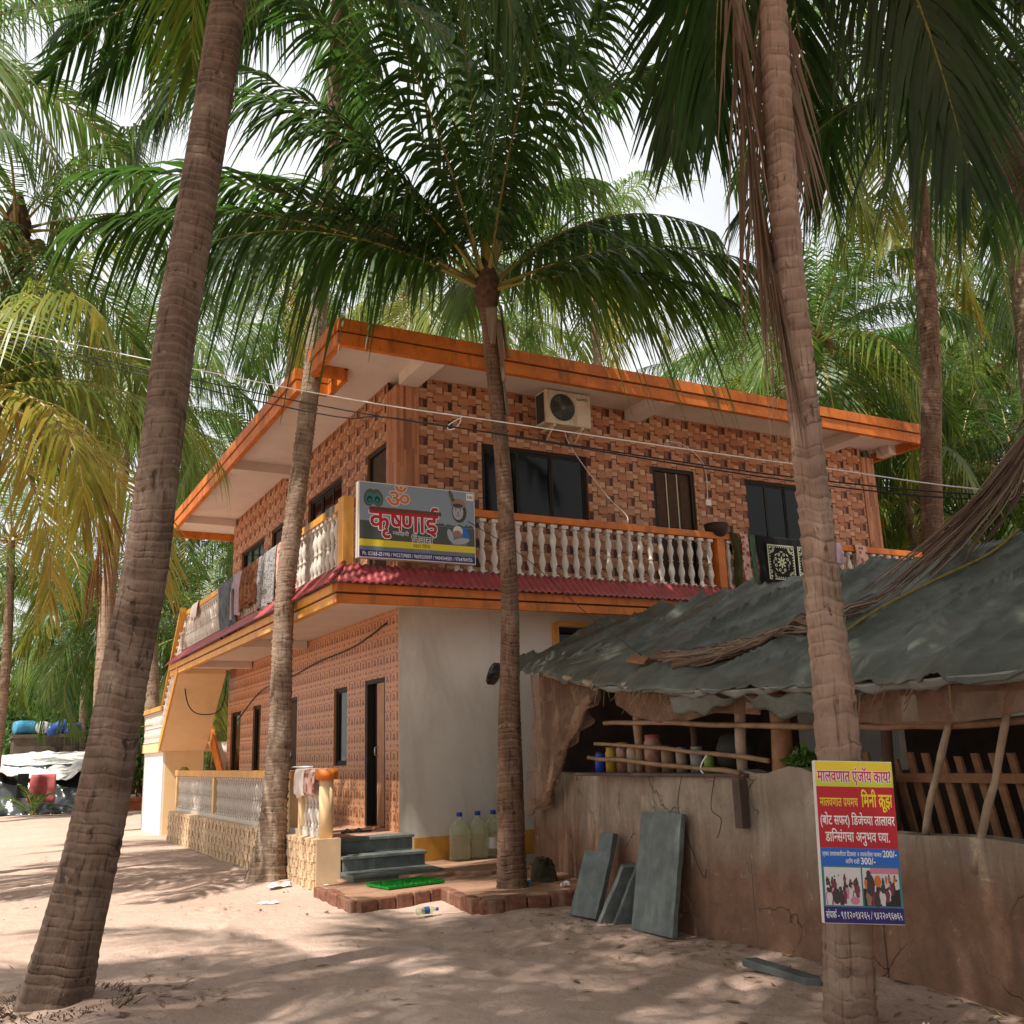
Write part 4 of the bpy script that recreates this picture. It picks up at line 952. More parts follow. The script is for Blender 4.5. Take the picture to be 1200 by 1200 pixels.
def nut_mesh():
    mb = MB(); mb.lathe([(.01, -.13), (.07, -.11), (.105, -.03), (.10, .05), (.06, .11), (.01, .14)], 10, cap=False); return mb.mesh('coconut', ['coconut_skin'])
NUT = nut_mesh()
_mb = MB(); sheath(_mb); SHEATH = _mb.mesh('leaf_base', ['fibre'])
def palm(label, pts, radii, crown, mat, group=None, nuts=0, ring=.075, amp=.05, step=.03, seg=18, flare=.5, crz=0, seed=1, drop=(0, 0, 0), cscale=1.):
    b = pts[0]; t = thing('coconut_palm', label, 'palm tree', b, None, group)
    loc = [tuple(np.array(p)-np.array(b)) for p in pts]
    loc = [(0, 0, -.25)]+loc[0:]
    tm = trunk_mesh(loc, [radii[0]]+list(radii), ring, step, seg, amp, seed, flare); tm.materials.append(MATS[mat])
    add_part('trunk', tm, t)
    if crown:
        c = add_part('crown', crown, t, Vector(loc[-1])+Vector(drop), crz); c.scale = (cscale,)*3
        sh = add_part('leaf_base', SHEATH, t, Vector(loc[-1])+Vector(drop)); sh.scale = (cscale*radii[-1]/.14,)*3
        r = random.Random(seed)
        for k in range(nuts):
            a = r.uniform(0, 6.28); q = add_part('coconut', NUT, t, Vector(loc[-1])+Vector((math.cos(a)*r.uniform(.2, .38), math.sin(a)*r.uniform(.2, .38), r.uniform(-.5, .05))))
            q.rotation_euler = (r.uniform(-.5, .5), r.uniform(-.5, .5), 0)
    return t
CAZ = 90-math.degrees(YAW)          # azimuth of the view direction; camera-right is CAZ-90
def caz(a): return CAZ-90+a         # a: 0 right, 90 away, 180 left, 270 towards the camera
# the four palms of the yard
PA = [(.62, 7.35, 0), (.80, 7.25, 1.05), (.91, 7.2, 2.04), (1.01, 7.15, 2.92), (1.11, 7.09, 4.52), (1.25, 7.02, 6.08), (1.38, 6.96, 7.6), (1.6, 6.86, 9.6), (1.8, 6.8, 11.2)]
palm('thick leaning coconut palm with a swollen root flare at the left front of the yard', PA, (.168, .158, .142, .146, .143, .139, .138, .13, .125), crown_mesh(1, 24, 4.6, nl=70), 'bark_brown', ring=.072, amp=.04, seg=34, flare=.78, seed=2)
PB = [(3.50, 13.06, 0), (3.61, 13.08, 1.8), (3.63, 13.05, 3.6), (3.78, 12.99, 5.3), (3.95, 12.9, 7.3), (4.10, 12.8, 10.1), (4.2, 12.7, 13.6)]
cb = [(caz(185), 12, 4.8, 62, .16), (caz(200), 35, 4.6, 72, .2), (caz(165), -8, 4.4, 55, .18), (caz(215), 5, 4.2, 70, .22), (caz(0), 20, 4.4, 75, .2), (caz(335), 40, 4.4, 80, .3), (caz(320), 8, 4.2, 70, .15), (caz(355), -15, 4.0, 55, .3),
      (caz(250), 25, 4.3, 75, .2), (caz(280), 45, 4.3, 80, .2), (caz(60), 30, 4.4, 60, .4), (caz(100), 20, 4.4, 60, .35), (caz(140), 30, 4.4, 60, .3), (caz(240), 65, 4.2, 50, .2), (caz(30), 70, 4.2, 50, .3), (caz(120), 75, 4.2, 45, .3), (caz(195), -30, 4.0, 45, .25), (caz(345), -35, 3.8, 40, .45), (caz(270), -20, 4, 50, .2), (caz(350), 5, 5.0, 60, .28), (caz(10), -5, 4.8, 50, .3), (caz(330), -10, 4.6, 50, .24), (caz(195), -5, 4.8, 55, .2), (caz(175), 5, 4.6, 60, .22)]
palm('ringed coconut palm growing up through the notch in the guest house roof', PB, (.15, .13, .128, .128, .118, .108, .11), crown_mesh(2, spec=cb, leaf=1.05, nl=70, segs=4, width=1.45), 'bark_grey', ring=.075, amp=.13, seg=26, flare=1.9, seed=3, step=.022)
PC = [(5.21, 9.75, .08), (5.23, 9.74, 1.69), (5.27, 9.71, 3.2), (5.25, 9.73, 4.6), (5.19, 9.76, 5.76), (5.13, 9.79, 6.95)]
cc_ = [(caz(205), 74, 4.6, 58, .12), (caz(195), 60, 4.6, 60, .14), (caz(330), 76, 4.4, 48, .18), (caz(5), 74, 4.4, 52, .16), (caz(18), 48, 3.8, 62, .2), (caz(350), 20, 3.7, 58, .34), (caz(335), 2, 3.0, 42, .3), (caz(182), 36, 5.0, 48, .14), (caz(192), 26, 5.0, 42, .12), (caz(172), 50, 4.6, 60, .14),
       (caz(165), 42, 4.2, 50, .12), (caz(145), 60, 4.2, 55, .26), (caz(90), 45, 4.0, 60, .36), (caz(50), 48, 4.0, 55, .36), (caz(110), 80, 4.3, 35, .28), (caz(260), 84, 4.2, 34, .18), (caz(300), 70, 4.2, 55, .2), (caz(60), 65, 4.3, 50, .3), (caz(235), 66, 4.2, 50, .14), (caz(215), 50, 4.2, 62, .14), (caz(290), 80, 4.2, 40, .18), (caz(205), 20, 3.6, 58, .16)]
palm('slender coconut palm in front of the balcony with a low spreading crown', PC, (.148, .115, .10, .094, .09, .108), crown_mesh(3, spec=[(a_, e_, l_, d_, t_+.12) for a_, e_, l_, d_, t_ in cc_], leaf=1.1, nl=74, segs=4, width=1.5, gk=1.4), 'bark_dark', ring=.06, amp=.06, seg=20, flare=.35, seed=5, step=.02)
PD = [(4.34, 4.29, 0), (4.40, 4.26, .89), (4.42, 4.24, 1.59), (4.43, 4.24, 2.44), (4.43, 4.24, 3.41), (4.43, 4.24, 4.39), (4.46, 4.22, 5.52), (4.52, 4.2, 6.53), (4.62, 4.15, 8.0), (4.7, 4.1, 9.2)]
cd_ = [(caz(75), 5, 4.6, 70, .12), (caz(95), 0, 3.8, 66, .12), (caz(50), 10, 4.6, 72, .1), (caz(20), 10, 4.5, 70, .12), (caz(155), 20, 3.4, 66, .2), (caz(185), 25, 3.8, 66, .2), (caz(0), 30, 4.5, 70, .2), (caz(90), 30, 4.6, 70, .15), (caz(270), 10, 4.4, 70, .2), (caz(230), 10, 4.4, 70, .2), (caz(310), 15, 4.4, 70, .2), (caz(100), -30, 3.0, 45, .2), (caz(40), -28, 4.0, 45, .13), (caz(70), 55, 4.4, 60, .2), (caz(200), 55, 4.4, 60, .2), (caz(320), 60, 4.4, 60, .2), (caz(140), 55, 3.6, 60, .2)]
td = palm('sleeve ringed coconut palm carrying the boat trip board', PD, (.132, .122, .102, .098, .096, .098, .092, .086, .086, .09), crown_mesh(4, spec=cd_, leaf=1.05, nl=72, segs=4, width=1.45), 'bark_tan', ring=.104, amp=.11, seg=28, flare=.15, seed=7, step=.018)
tc = [o for o in COL.objects if o.get('label', '').startswith('slender coconut palm')][0]
mb = MB()
for k, (a0, zt, zb, rr0) in enumerate(((-1.2, 6.55, 5.75, .02), (-.4, 6.75, 6.1, .03), (-2.0, 6.7, 6.2, .03), (-.7, 5.95, 5.35, .012))):
    def sh_(a, b, a0=a0, zt=zt, zb=zb, rr0=rr0):
        th = a0+(a-.5)*(1.1-.8*b); r_ = .105+rr0+.05*b*(1+math.sin(a*9+b*4)*.4); return (5.17+r_*math.cos(th), 9.77+r_*math.sin(th), zt+(zb-zt)*b)
    mb.grid(sh_, 8, 12, tone=.9-.2*(k % 2))
mb.build('dry_sheath', 'dry_leaf', tc, solid=.006)
# dead fronds hanging against that trunk
def dry_frond(parent, base, tip_dir, L, leaf, n, seed, name='dry_frond', g=.5, fold=26, tone=.5):
    rg = np.random.default_rng(seed); d = Vector(tip_dir).normalized()
    az, el = math.atan2(d.y, d.x), math.asin(max(-1, min(1, d.z)))
    pr = frond(rg, L, az, el, R(10), leaf, n, tone, g=g, segs=4, up=0., roll=0, fold=fold, spread=.35, width=.6, origin=(0, 0, 0), petiole=.1)
    me = np_mesh(name, [pr], ['dry_leaf', 'dry_leaf']); o = add_part(name, me, parent, Vector(base)-(root_loc(parent) if parent else Vector((0, 0, 0)))); return o
dry_frond(td, (4.32, 4.32, 7.6), (-.02, .05, -1), 3.4, 1.0, 36, 31, g=.7, fold=16)
dry_frond(td, (4.28, 4.28, 6.6), (-.03, .03, -1), 2.7, .95, 50, 32, g=.8, fold=12)
dry_frond(td, (4.62, 4.30, 7.2), (.02, .05, -1), 1.6, .9, 40, 33, g=.8, fold=18)

# ------------------------------------------------------------------ grove behind and beside the house
CR = [crown_mesh(20+k, 22, 4.3, nl=60, tone=tn, lo=lo, hi=84) for k, (tn, lo) in enumerate(((.34, -35), (.40, -42), (.44, -30), (.36, -45), (.50, -35)))]
CRY = crown_mesh(40, 20, 4.2, nl=60, tone=.40, lo=-48, hi=70)
GB = 'coconut palms of the grove behind the guest house'
palm('coconut palm with ripening nuts above the roof notch palm, crown just over the side eave', [(7.6, 27.9, 0), (7.5, 27.8, 8), (7.88, 27.62, 15.6)], (.2, .15, .13), CR[1], 'bark_far', GB, 8, ring=.13, step=.06, seg=12, crz=.4, seed=11)
palm('coconut palm with a nut cluster seen behind the thick leaning trunk', [(2.9, 25.8, 0), (2.80, 25.87, 5.5), (3.12, 25.67, 11.6)], (.2, .15, .13), CR[2], 'bark_far', GB, 9, ring=.13, step=.06, seg=12, crz=1.4, seed=12)
palm('pale ringed straight coconut palm standing just left of the outer staircase', [(4.35, 27.27, 0), (4.16, 27.38, 3.56), (3.99, 27.47, 5.81), (3.78, 27.59, 8.16), (3.8, 27.8, 11.0)], (.2, .17, .155, .15, .13), CR[0], 'bark_grey', GB, 5, ring=.11, step=.04, seg=14, crz=2.2, seed=13)
palm('tall pale green coconut palm rising behind the middle of the roof', [(10.4, 24.6, 0), (10.3, 24.4, 8), (10.13, 24.1, 14.2)], (.2, .15, .13), CR[4], 'bark_far', GB, 5, ring=.13, step=.06, seg=12, crz=.1, seed=14)
palm('tall coconut palm with wide arching fronds behind the roof right of the low crown', [(17.4, 25.4, 0), (17.2, 25.1, 9), (17.0, 24.9, 17.6)], (.2, .15, .13), CR[4], 'bark_far', GB, 6, ring=.13, step=.06, seg=12, crz=3.0, seed=15, cscale=1.2)
palm('bright green coconut palm behind the far end of the roof', [(17.5, 16.2, 0), (17.3, 15.9, 5), (17.15, 15.68, 10.3)], (.2, .15, .13), CR[2], 'bark_far', GB, 4, ring=.13, step=.05, seg=12, crz=4.1, seed=16)
palm('coconut palm with pale drooping fronds beyond the right end of the house', [(24.5, 16.9, 0), (24.2, 16.6, 7), (24.0, 16.5, 13.2)], (.2, .15, .13), CR[1], 'bark_far', GB, 4, ring=.13, step=.06, seg=12, crz=5.0, seed=17)
palm('dark stemmed coconut palm standing behind the shed past the roof corner', [(12.6, 10.12, 0), (12.93, 10.0, 4.66), (13.2, 9.87, 7.05), (13.3, 9.8, 8.5), (13.42, 9.7, 11.2), (13.6, 9.6, 13.4)], (.21, .17, .16, .155, .145, .13), CR[3], 'bark_dark', None, 6, ring=.075, step=.03, seg=18, amp=.04, crz=.9, seed=18)
palm('pale slanting coconut palm at the right edge beyond the shed', [(17.2, 11.1, 0), (17.5, 10.95, 7.2), (17.61, 10.86, 10.79), (17.56, 10.89, 12.8)], (.24, .2, .18, .14), CR[3], 'bark_grey', None, 4, ring=.09, step=.04, seg=16, amp=.05, crz=2.7, seed=19)
palm('brown coconut palm close behind the right end wall of the house', [(16.0, 13.4, 0), (15.7, 13.5, 4), (15.2, 13.7, 7.2), (15.0, 13.9, 9.6)], (.2, .17, .16, .13), CR[0], 'bark_dark', None, 3, ring=.08, step=.04, seg=14, amp=.05, crz=3.7, seed=20)
palm('yellow green coconut palm with a dark straight trunk at the far left', [(-1.3, 15.6, 0), (-.15, 15.94, 5.16), (.04, 15.95, 7.85), (.03, 15.96, 9.7)], (.19, .16, .15, .14), CRY, 'bark_dark', None, 6, ring=.09, step=.035, seg=16, amp=.05, crz=.6, seed=21)
palm('low coconut palm with yellowing drooping fronds entering from the left edge', [(-.7, 14.1, 0), (-.5, 14.0, 3.4), (-.42, 13.86, 6.2)], (.2, .16, .15), crown_mesh(41, 18, 3.8, nl=60, tone=.58, lo=-25, hi=70), 'bark_brown', None, 5, ring=.09, step=.04, seg=16, crz=5.4, seed=22)
palm('coconut palm whose arching fronds enter at the upper right above the shed', [(11.3, 3.2, 0), (10.9, 3.9, 4), (10.2, 4.6, 8.2)], (.2, .16, .14), crown_mesh(42, spec=[(caz(a_), e_, l_, d_, .14) for a_, e_, l_, d_ in ((180, 12, 5.4, 45), (172, -8, 5.2, 40), (190, 30, 5.2, 60), (160, -25, 4.6, 35), (150, 15, 5, 55), (165, 45, 5, 70), (200, 5, 5, 50), (130, 0, 4.6, 50), (140, 40, 4.8, 60), (110, 10, 4.5, 60), (210, 45, 4.8, 60), (90, 40, 4.5, 60), (20, 30, 4.5, 60), (240, 30, 4.5, 60), (300, 30, 4.5, 60), (185, 65, 5, 60))], leaf=1.0, nl=74), 'bark_brown', None, 0, ring=.09, step=.04, seg=14, crz=1.1, seed=23)
palm('coconut palm whose fronds fill the upper left corner', [(-3.2, 16.0, 0), (-2.5, 16.4, 7), (-1.6, 16.7, 13.2)], (.2, .16, .14), crown_mesh(43, 21, 5.4, nl=70, tone=.40, lo=-35, hi=75), 'bark_brown', None, 0, ring=.09, step=.04, seg=14, crz=.2, seed=24)
r = random.Random(5)
far = [(3.69, 41.33, 7.2), (6.5, 37.5, 10.7), (11.4, 41.66, 10.5), (6.12, 30.87, 5.9)]
for px, D, z in ((-20, 30, 9), (110, 33, 6.5), (150, 60, 8), (245, 55, 9), (250, 38, 14), (300, 48, 16), (380, 40, 19), (440, 36, 17), (520, 42, 20), (600, 34, 17.5), (900, 28, 12), (930, 40, 19),
                 (985, 30, 15), (1030, 26, 9), (1060, 34, 14), (1090, 22, 7.5), (1120, 30, 11), (1160, 24, 8.5), (1190, 36, 15), (1230, 22, 8), (1240, 28, 13), (1150, 40, 18), (30, 42, 8), (85, 46, 6), (190, 34, 7.5)):
    a = math.atan((px-600)/1190)+YAW; far.append((D*math.sin(a)/math.cos(a-YAW), D*math.cos(a)/math.cos(a-YAW), z))
TR = {}
for k, (x, y, z) in enumerate(far):
    key = round(z/2.5)
    lab = ('short far coconut palm in the grove, fronds below the roof line', 'far coconut palm in the grove, crown level with the roof', 'tall far coconut palm in the grove, crown above the roof')[0 if z < 7.3 else 1 if z < 13 else 2]
    t = thing('coconut_palm', lab, 'palm tree', (x, y, 0), None, ('short', 'mid height', 'tall')[0 if z < 7.3 else 1 if z < 13 else 2]+' palms of the far grove')
    zz = z-.6
    if key not in TR:
        h = key*2.5; m = trunk_mesh([(0, 0, -.3), (r.uniform(-.5, .5), .2, h*.5), (0, 0, h)], (.2, .15, .12), .14, .09, 9, .05, key, .4); m.materials.append(MATS['bark_far']); TR[key] = (m, h)
    m, h = TR[key]; q = add_part('trunk', m, t, (0, 0, 0), r.uniform(0, 6)); q.scale = (1, 1, zz/h)
    c = add_part('crown', CR[k % 5], t, (0, 0, zz), r.uniform(0, 6.28)); c.rotation_euler = (r.uniform(-.12, .12), r.uniform(-.12, .12), r.uniform(0, 6.28)); c.scale = (r.uniform(.95, 1.15),)*3
# palms outside the picture whose crowns shade the yard
SH = 'tall palms around the yard that shade it from outside the picture'
for k, (bx, by, x, y, z) in enumerate(((-6.5, 3.5, -4.6, 4.4, 12.2), (-2.5, -3, -1.2, -.6, 13.0), (-4.5, -.5, -2.8, 1.2, 11.5), (2.5, -4.5, 2.2, -1.2, 13.5), (3.6, -2.5, 3.4, 2.4, 12.6), (-1.8, 1.2, -.3, 4.2, 14.0), (9.5, .5, 7.4, 3.4, 12.4), (6.8, -2, 5.8, .8, 12.8), (12, 2.2, 10.2, 4.4, 14.5), (-3.0, 2.6, 1.6, 5.2, 14.6), (1.0, -1.5, 4.4, 6.2, 15.5), (11.5, 5.5, 8.2, 7.2, 15.0))):
    palm('tall palm at the edge of the yard, its trunk outside the picture', [(bx, by, 0), ((bx*2+x)/3, (by*2+y)/3, z*.5), (x, y, z)], (.2, .16, .13), CR[k % 5], 'bark_brown', SH, 0, ring=.12, step=.08, seg=10, crz=k*1.3, seed=60+k, cscale=1.08)
# broadleaf undergrowth
def bush_mesh(seed, n=2600, rx=2.2, rz=2.2, leafs=.16):
    rg = np.random.default_rng(seed); c = []
    cl = [(rg.uniform(-1, 1)*rx*.8, rg.uniform(-1, 1)*rx*.5, rz*(.25+.75*rg.random()), rg.uniform(.4, .9)) for _ in range(22)]
    V, F, T = [], [], []
    for k in range(n):
        cx, cy, cz, cr = cl[rg.integers(len(cl))]; d = rg.normal(size=3); d /= np.linalg.norm(d); p = np.array([cx, cy, cz])+d*cr*rg.uniform(.55, 1.05)
        if p[2] < 0: continue
        a = rg.normal(size=3); a[2] -= .4; a /= np.linalg.norm(a); b = np.cross(a, rg.normal(size=3)); b /= np.linalg.norm(b); l = leafs*rg.uniform(.6, 1.4)
        o = len(V)*4; V.append([p, p+a*l*.5+b*l*.28, p+a*l, p+a*l*.5-b*l*.28]); F.append([o, o+1, o+2, o+3]); T.append(np.clip(.45+.25*rg.normal(), 0, 1))
    V = np.array(V).reshape(-1, 3); F = np.array(F); return np_mesh('foliage', [(V, F, np.array(T), np.zeros(len(F), int))], ['bush_leaf'])
BU = [bush_mesh(1), bush_mesh(2, rz=3.2), bush_mesh(3, rx=3, rz=2.6, leafs=.2)]
_mb = MB()
for k in range(7):
    a = k*.9; _mb.tube([(0.1*math.cos(a), .1*math.sin(a), -.2), (.4*math.cos(a), .3*math.sin(a), 1), (1.1*math.cos(a), .7*math.sin(a), 2.1)], [.05, .035, .01], 6)
BST = _mb.mesh('stem', ['wood'])
for k, (px, D, s) in enumerate(((-30, 40, 1.2), (10, 44, 1.6), (45, 43, 1.5), (75, 45, 1.7), (105, 42, 1.6), (135, 44, 1.4), (165, 47, 1.3), (20, 52, 1.9), (90, 53, 1.9), (150, 54, 1.8), (195, 42, 1.2), (215, 50, 1.9), (250, 36, 1.5), (270, 46, 1.9), (1085, 24, 1.5), (1120, 27, 1.7), (1170, 23, 1.5), (1210, 26, 1.7), (1250, 24, 1.6))):
    a = math.atan((px-600)/1190)+YAW; x, y = D*math.sin(a)/math.cos(a-YAW), D*math.cos(a)/math.cos(a-YAW)
    side = 'left of the staircase' if px < 300 else 'behind the shed'
    t = thing('bush', 'leafy broadleaf bush growing under the palms '+side, 'bush', (x, y, 0), (0, 0, k*1.1), 'broadleaf bushes '+side)
    f = add_part('foliage', BU[k % 3], t); f.scale = (s,)*3; q = add_part('stem', BST, t); q.scale = (s,)*3
# distant mass of trees closing the view between the trunks
rg = np.random.default_rng(77); pr = []
for k in range(260):
    a = YAW+rg.uniform(-.62, .62); D = rg.uniform(58, 85); x, y = D*math.sin(a), D*math.cos(a)
    for q in range(7):
        pr.append(frond(rg, 4.5, rg.uniform(0, 6.28), rg.uniform(-.3, 1.2), 1.1, 1.1, 14, .42+.1*rg.normal(), segs=1, width=4, origin=(x, y, rg.uniform(.3, 8.5) if q < 5 else rg.uniform(8, 12))))
o = bpy.data.objects.new('far_grove', np_mesh('far_grove', pr, ['palm_leaf', 'rachis'])); COL.objects.link(o)
tag(o, 'far mass of palm foliage closing the view between the trunks', 'foliage', None, 'stuff')

# ================================================================== THINGS
# sign board on the balcony corner
sg = thing('sign_board', 'printed sign board with red lettering fixed to the balcony corner', 'sign', (4.89, 11.40, 4.39), (R(90), 0, 0))
SW, SHH = 1.62, .98
mb = MB(); mb.box(-SW/2, SW/2, -SHH/2, SHH/2, -.11, -.002); mb.build('board', 'white_paint', sg, bevel=.004, off=(0, 0, 0))
P = ['pr_sky', 'pr_field', 'pr_yellow', 'pr_slategrey', 'pr_navy', 'pr_white', 'pr_orange', 'pr_red', 'pr_brown', 'pr_black', 'pr_skin', 'pr_hair', 'pr_feather', 'pr_teal', 'pr_tan', 'pr_blue', 'pr_cream']
pi = {n: k for k, n in enumerate(P)}
mb = MB(); U = lambda u: -SW/2+.012+u*(SW-.024); V_ = lambda v: SHH/2-.012-v*(SHH-.024); z = .0008
def band(v0, v1, m, zz=0, u0=0, u1=1): rect(mb, U(u0), U(u1), V_(v1), V_(v0), pi[m], z+zz)
band(0, .515, 'pr_sky'); band(.515, .765, 'pr_field'); band(.765, .855, 'pr_yellow'); band(.855, .91, 'pr_slategrey'); band(.91, 1, 'pr_navy')
rr = random.Random(4)
for k in range(40):
    u = .3+k*.0173; disc(mb, U(u), V_(.515), .02, rr.uniform(.015, .05), pi['pr_field'], z+.0003, 10, 0, 0, math.pi)
for sx in (-1, 1):
    cx = U(.115)+sx*.052
    for q, (a, b, m) in enumerate(((.078, .115, 'pr_feather'), (.055, .078, 'pr_teal'), (.034, .046, 'pr_black'), (.018, .024, 'pr_teal'))): disc(mb, cx, V_(.20)-q*.012, a, b, pi[m], z+.0006+q*.0003+.0001*(sx > 0), 20, sx*.22)
for bo, m, zz in ((.016, 'pr_cream', .0008), (.005, 'pr_orange', .0014)): text(mb, 'ॐ', U(.325), V_(.275)-.03, .20, pi[m], z+zz, 'c', .33, spread=bo)
rect(mb, U(.08), U(.70), V_(.375), V_(.322), pi['pr_brown'], z+.0026)
for bo, m, zz in ((.018, 'pr_white', .0011), (.007, 'pr_red', .0017)): text(mb, 'कृष्णाई', U(.375), V_(.625), .235, pi[m], z+zz, 'c', .93, spread=bo)
text(mb, 'न्याहरी', U(.345), V_(.685), .043, pi['pr_cream'], z+.0018, 'c', .22, .012)
for bo, m, zz in ((.008, 'pr_white', .0011), (.0012, 'pr_black', .0017)): text(mb, 'निवास', U(.53), V_(.765), .073, pi[m], z+zz, 'c', .29, spread=bo)
text(mb, 'सदा शिव', U(.525), V_(.835), .04, pi['pr_black'], z+.001, 'c', .23)
text(mb, 'तारकर्ली', U(.525), V_(.895), .03, pi['pr_sky'], z+.001, 'c', .23)
text(mb, 'Ph. 02365-251990 / 9422729883 / 9609559097 / 9404344501 / 9764704755', U(.5), V_(.978), .042, pi['pr_white'], z+.001, 'c', 1.52, .008)
# child portrait printed at the right
fx, fy = U(.855), V_(.28)
disc(mb, fx+.012, fy-.01, .108, .145, pi['pr_hair'], z+.0008); disc(mb, fx, fy+.10, .11, .07, pi['pr_tan'], z+.0012); disc(mb, fx-.10, fy+.20, .03, .08, pi['pr_feather'], z+.0012, 16, .35)
rect(mb, fx-.11, fx+.12, V_(.76), V_(.62), pi['pr_slategrey'], z+.00085); disc(mb, fx, V_(.63), .115, .10, pi['pr_slategrey'], z+.0009); disc(mb, fx+.10, V_(.60), .05, .10, pi['pr_blue'], z+.0011, 16, .3); disc(mb, fx-.01, V_(.56), .07, .07, pi['pr_cream'], z+.0012); disc(mb, fx-.12, V_(.63), .04, .09, pi['pr_skin'], z+.0013, 14, .3)
disc(mb, fx+.03, V_(.70), .13, .04, pi['pr_skin'], z+.0016, 16, .2); disc(mb, fx-.02, V_(.60), .06, .045, pi['pr_tan'], z+.0014); disc(mb, fx-.005, fy-.01, .078, .108, pi['pr_skin'], z+.0016)
disc(mb, fx-.005, fy+.075, .075, .03, pi['pr_hair'], z+.0018)
for e in (-.036, .03): disc(mb, fx+e, fy+.012, .02, .013, pi['pr_white'], z+.0019, 12); disc(mb, fx+e, fy+.012, .012, .012, pi['pr_black'], z+.0021, 12); disc(mb, fx+e, fy+.036, .024, .005, pi['pr_hair'], z+.0021, 10)
disc(mb, fx-.004, fy-.025, .010, .022, pi['pr_slategrey'], z+.0019, 10); disc(mb, fx-.004, fy-.062, .022, .008, pi['pr_red'], z+.0019, 12)
rect(mb, U(.93), U(.995), V_(.115), V_(.015), pi['pr_white'], z+.001)
for k in range(4): rect(mb, U(.94+.013*k), U(.948+.013*k), V_(.085), V_(.04+.012*(k % 2)), pi['pr_red'], z+.0014)
mb.build('printed_face', P, sg, off=(0, 0, 0))
# trip board on the palm trunk
cx, cy, cz = 4.285, 4.04, .975
n = Vector((-cx, -cy, 0)).normalized(); n.rotate(Matrix.Rotation(R(17), 3, 'Z')); rg_ = Vector((0, 0, 1)).cross(n); upv = n.cross(rg_)
Mx = Matrix((rg_, upv, n)).transposed() @ Matrix.Rotation(R(-3.0), 3, 'Z') @ Matrix.Rotation(R(-3), 3, 'X')
tb = thing('notice_board', 'boat trip notice board with yellow, red and blue bands tied to the tan palm trunk', 'sign', (cx, cy, cz), Mx.to_euler())
BW, BH = .425, .835
mb = MB(); mb.box(-BW/2, BW/2, -BH/2, BH/2, -.045, -.0015); mb.build('board', 'white_paint', tb, bevel=.003, off=(0, 0, 0))
P = ['pr_yellow', 'pr_lime', 'pr_red', 'pr_blue', 'pr_navy', 'pr_white', 'pr_magenta', 'pr_cream', 'pr_pink', 'pr_dark', 'pr_orange', 'pr_tan', 'pr_maroon', 'pr_black', 'pr_teal']
pi = {k_: k for k, k_ in enumerate(P)}
mb = MB(); U = lambda u: -BW/2+.004+u*(BW-.006); V_ = lambda v: BH/2-.004-v*(BH-.008); z = .0006
for v0, v1, m in ((0, .075, 'pr_yellow'), (.075, .12, 'pr_yellow'), (.12, .16, 'pr_lime'), (.16, .545, 'pr_red'), (.545, .655, 'pr_blue'), (.655, .905, 'pr_teal'), (.905, 1, 'pr_navy')): rect(mb, U(0), U(1), V_(v1), V_(v0), pi[m], z)
for bo, m, zz in ((.0042, 'pr_white', .0006), (.0014, 'pr_magenta', .0012)): text(mb, 'मालवणात एंजॉय काय?', U(.5), V_(.13), .056, pi[m], z+zz, 'c', .40, spread=bo)
text(mb, 'मालवणात प्रथमच', U(.28), V_(.285), .042, pi['pr_yellow'], z+.0006, 'c', .205, .012)
text(mb, 'मिनी क्रूझ', U(.77), V_(.285), .062, pi['pr_yellow'], z+.0006, 'c', .165, .02)
text(mb, '(बोट सफर) डिजेच्या तालावर', U(.50), V_(.40), .044, pi['pr_white'], z+.0006, 'c', .40, .014)
text(mb, 'डान्सिंगचा अनुभव घ्या.', U(.49), V_(.505), .046, pi['pr_white'], z+.0006, 'c', .345, .014)
text(mb, 'एका तासाकरीता दिवसा २ व्यक्तीस फक्त', U(.40), V_(.595), .019, pi['pr_white'], z+.0006, 'c', .315, .01)
text(mb, '200/-', U(.88), V_(.597), .03, pi['pr_white'], z+.0006, 'c', .075, .02)
text(mb, 'आणि रात्री', U(.40), V_(.64), .019, pi['pr_white'], z+.0006, 'c', .075, .01); text(mb, '300/-', U(.60), V_(.643), .03, pi['pr_white'], z+.0006, 'c', .08, .02)
text(mb, 'संपर्क - ९११२०९४२६५ / ९४२२०९६७६५', U(.5), V_(.972), .032, pi['pr_white'], z+.0006, 'c', .40, .012)
rr = random.Random(9)
for u0, u1, back, floor_ in ((.03, .495, 'pr_cream', 'pr_cream'), (.515, .97, 'pr_cream', 'pr_black')):
    rect(mb, U(u0), U(u1), V_(.895), V_(.665), pi[back], z+.0004)
    if floor_ == 'pr_black': rect(mb, U(u0), U(u1), V_(.895), V_(.79), pi['pr_black'], z+.0006); rect(mb, U(u0+.1), U(u1), V_(.70), V_(.665), pi['pr_pink'], z+.0006)
    ms = ('pr_maroon', 'pr_dark', 'pr_pink', 'pr_maroon', 'pr_black') if u0 < .5 else ('pr_dark', 'pr_maroon', 'pr_orange', 'pr_black', 'pr_tan', 'pr_maroon')
    for k in range(30):
        v = .715+.10*k/30+rr.uniform(-.012, .012); u = u0+.03+(u1-u0-.06)*rr.random(); s = .45+.55*k/30+rr.uniform(-.1, .1); m = pi[ms[rr.randrange(len(ms))]] if k % 4 else pi['pr_cream']; zz = z+.0008+.00005*k
        disc(mb, U(u), V_(v), .009*s, .011*s, pi['pr_dark'], zz+.00005, 10); disc(mb, U(u), V_(v)-.036*s, .016*s, .032*s, m, zz, 12); rect(mb, U(u)-.011*s, U(u)+.011*s, max(V_(.893), V_(v)-.085*s), V_(v)-.05*s, m, zz-.00002)
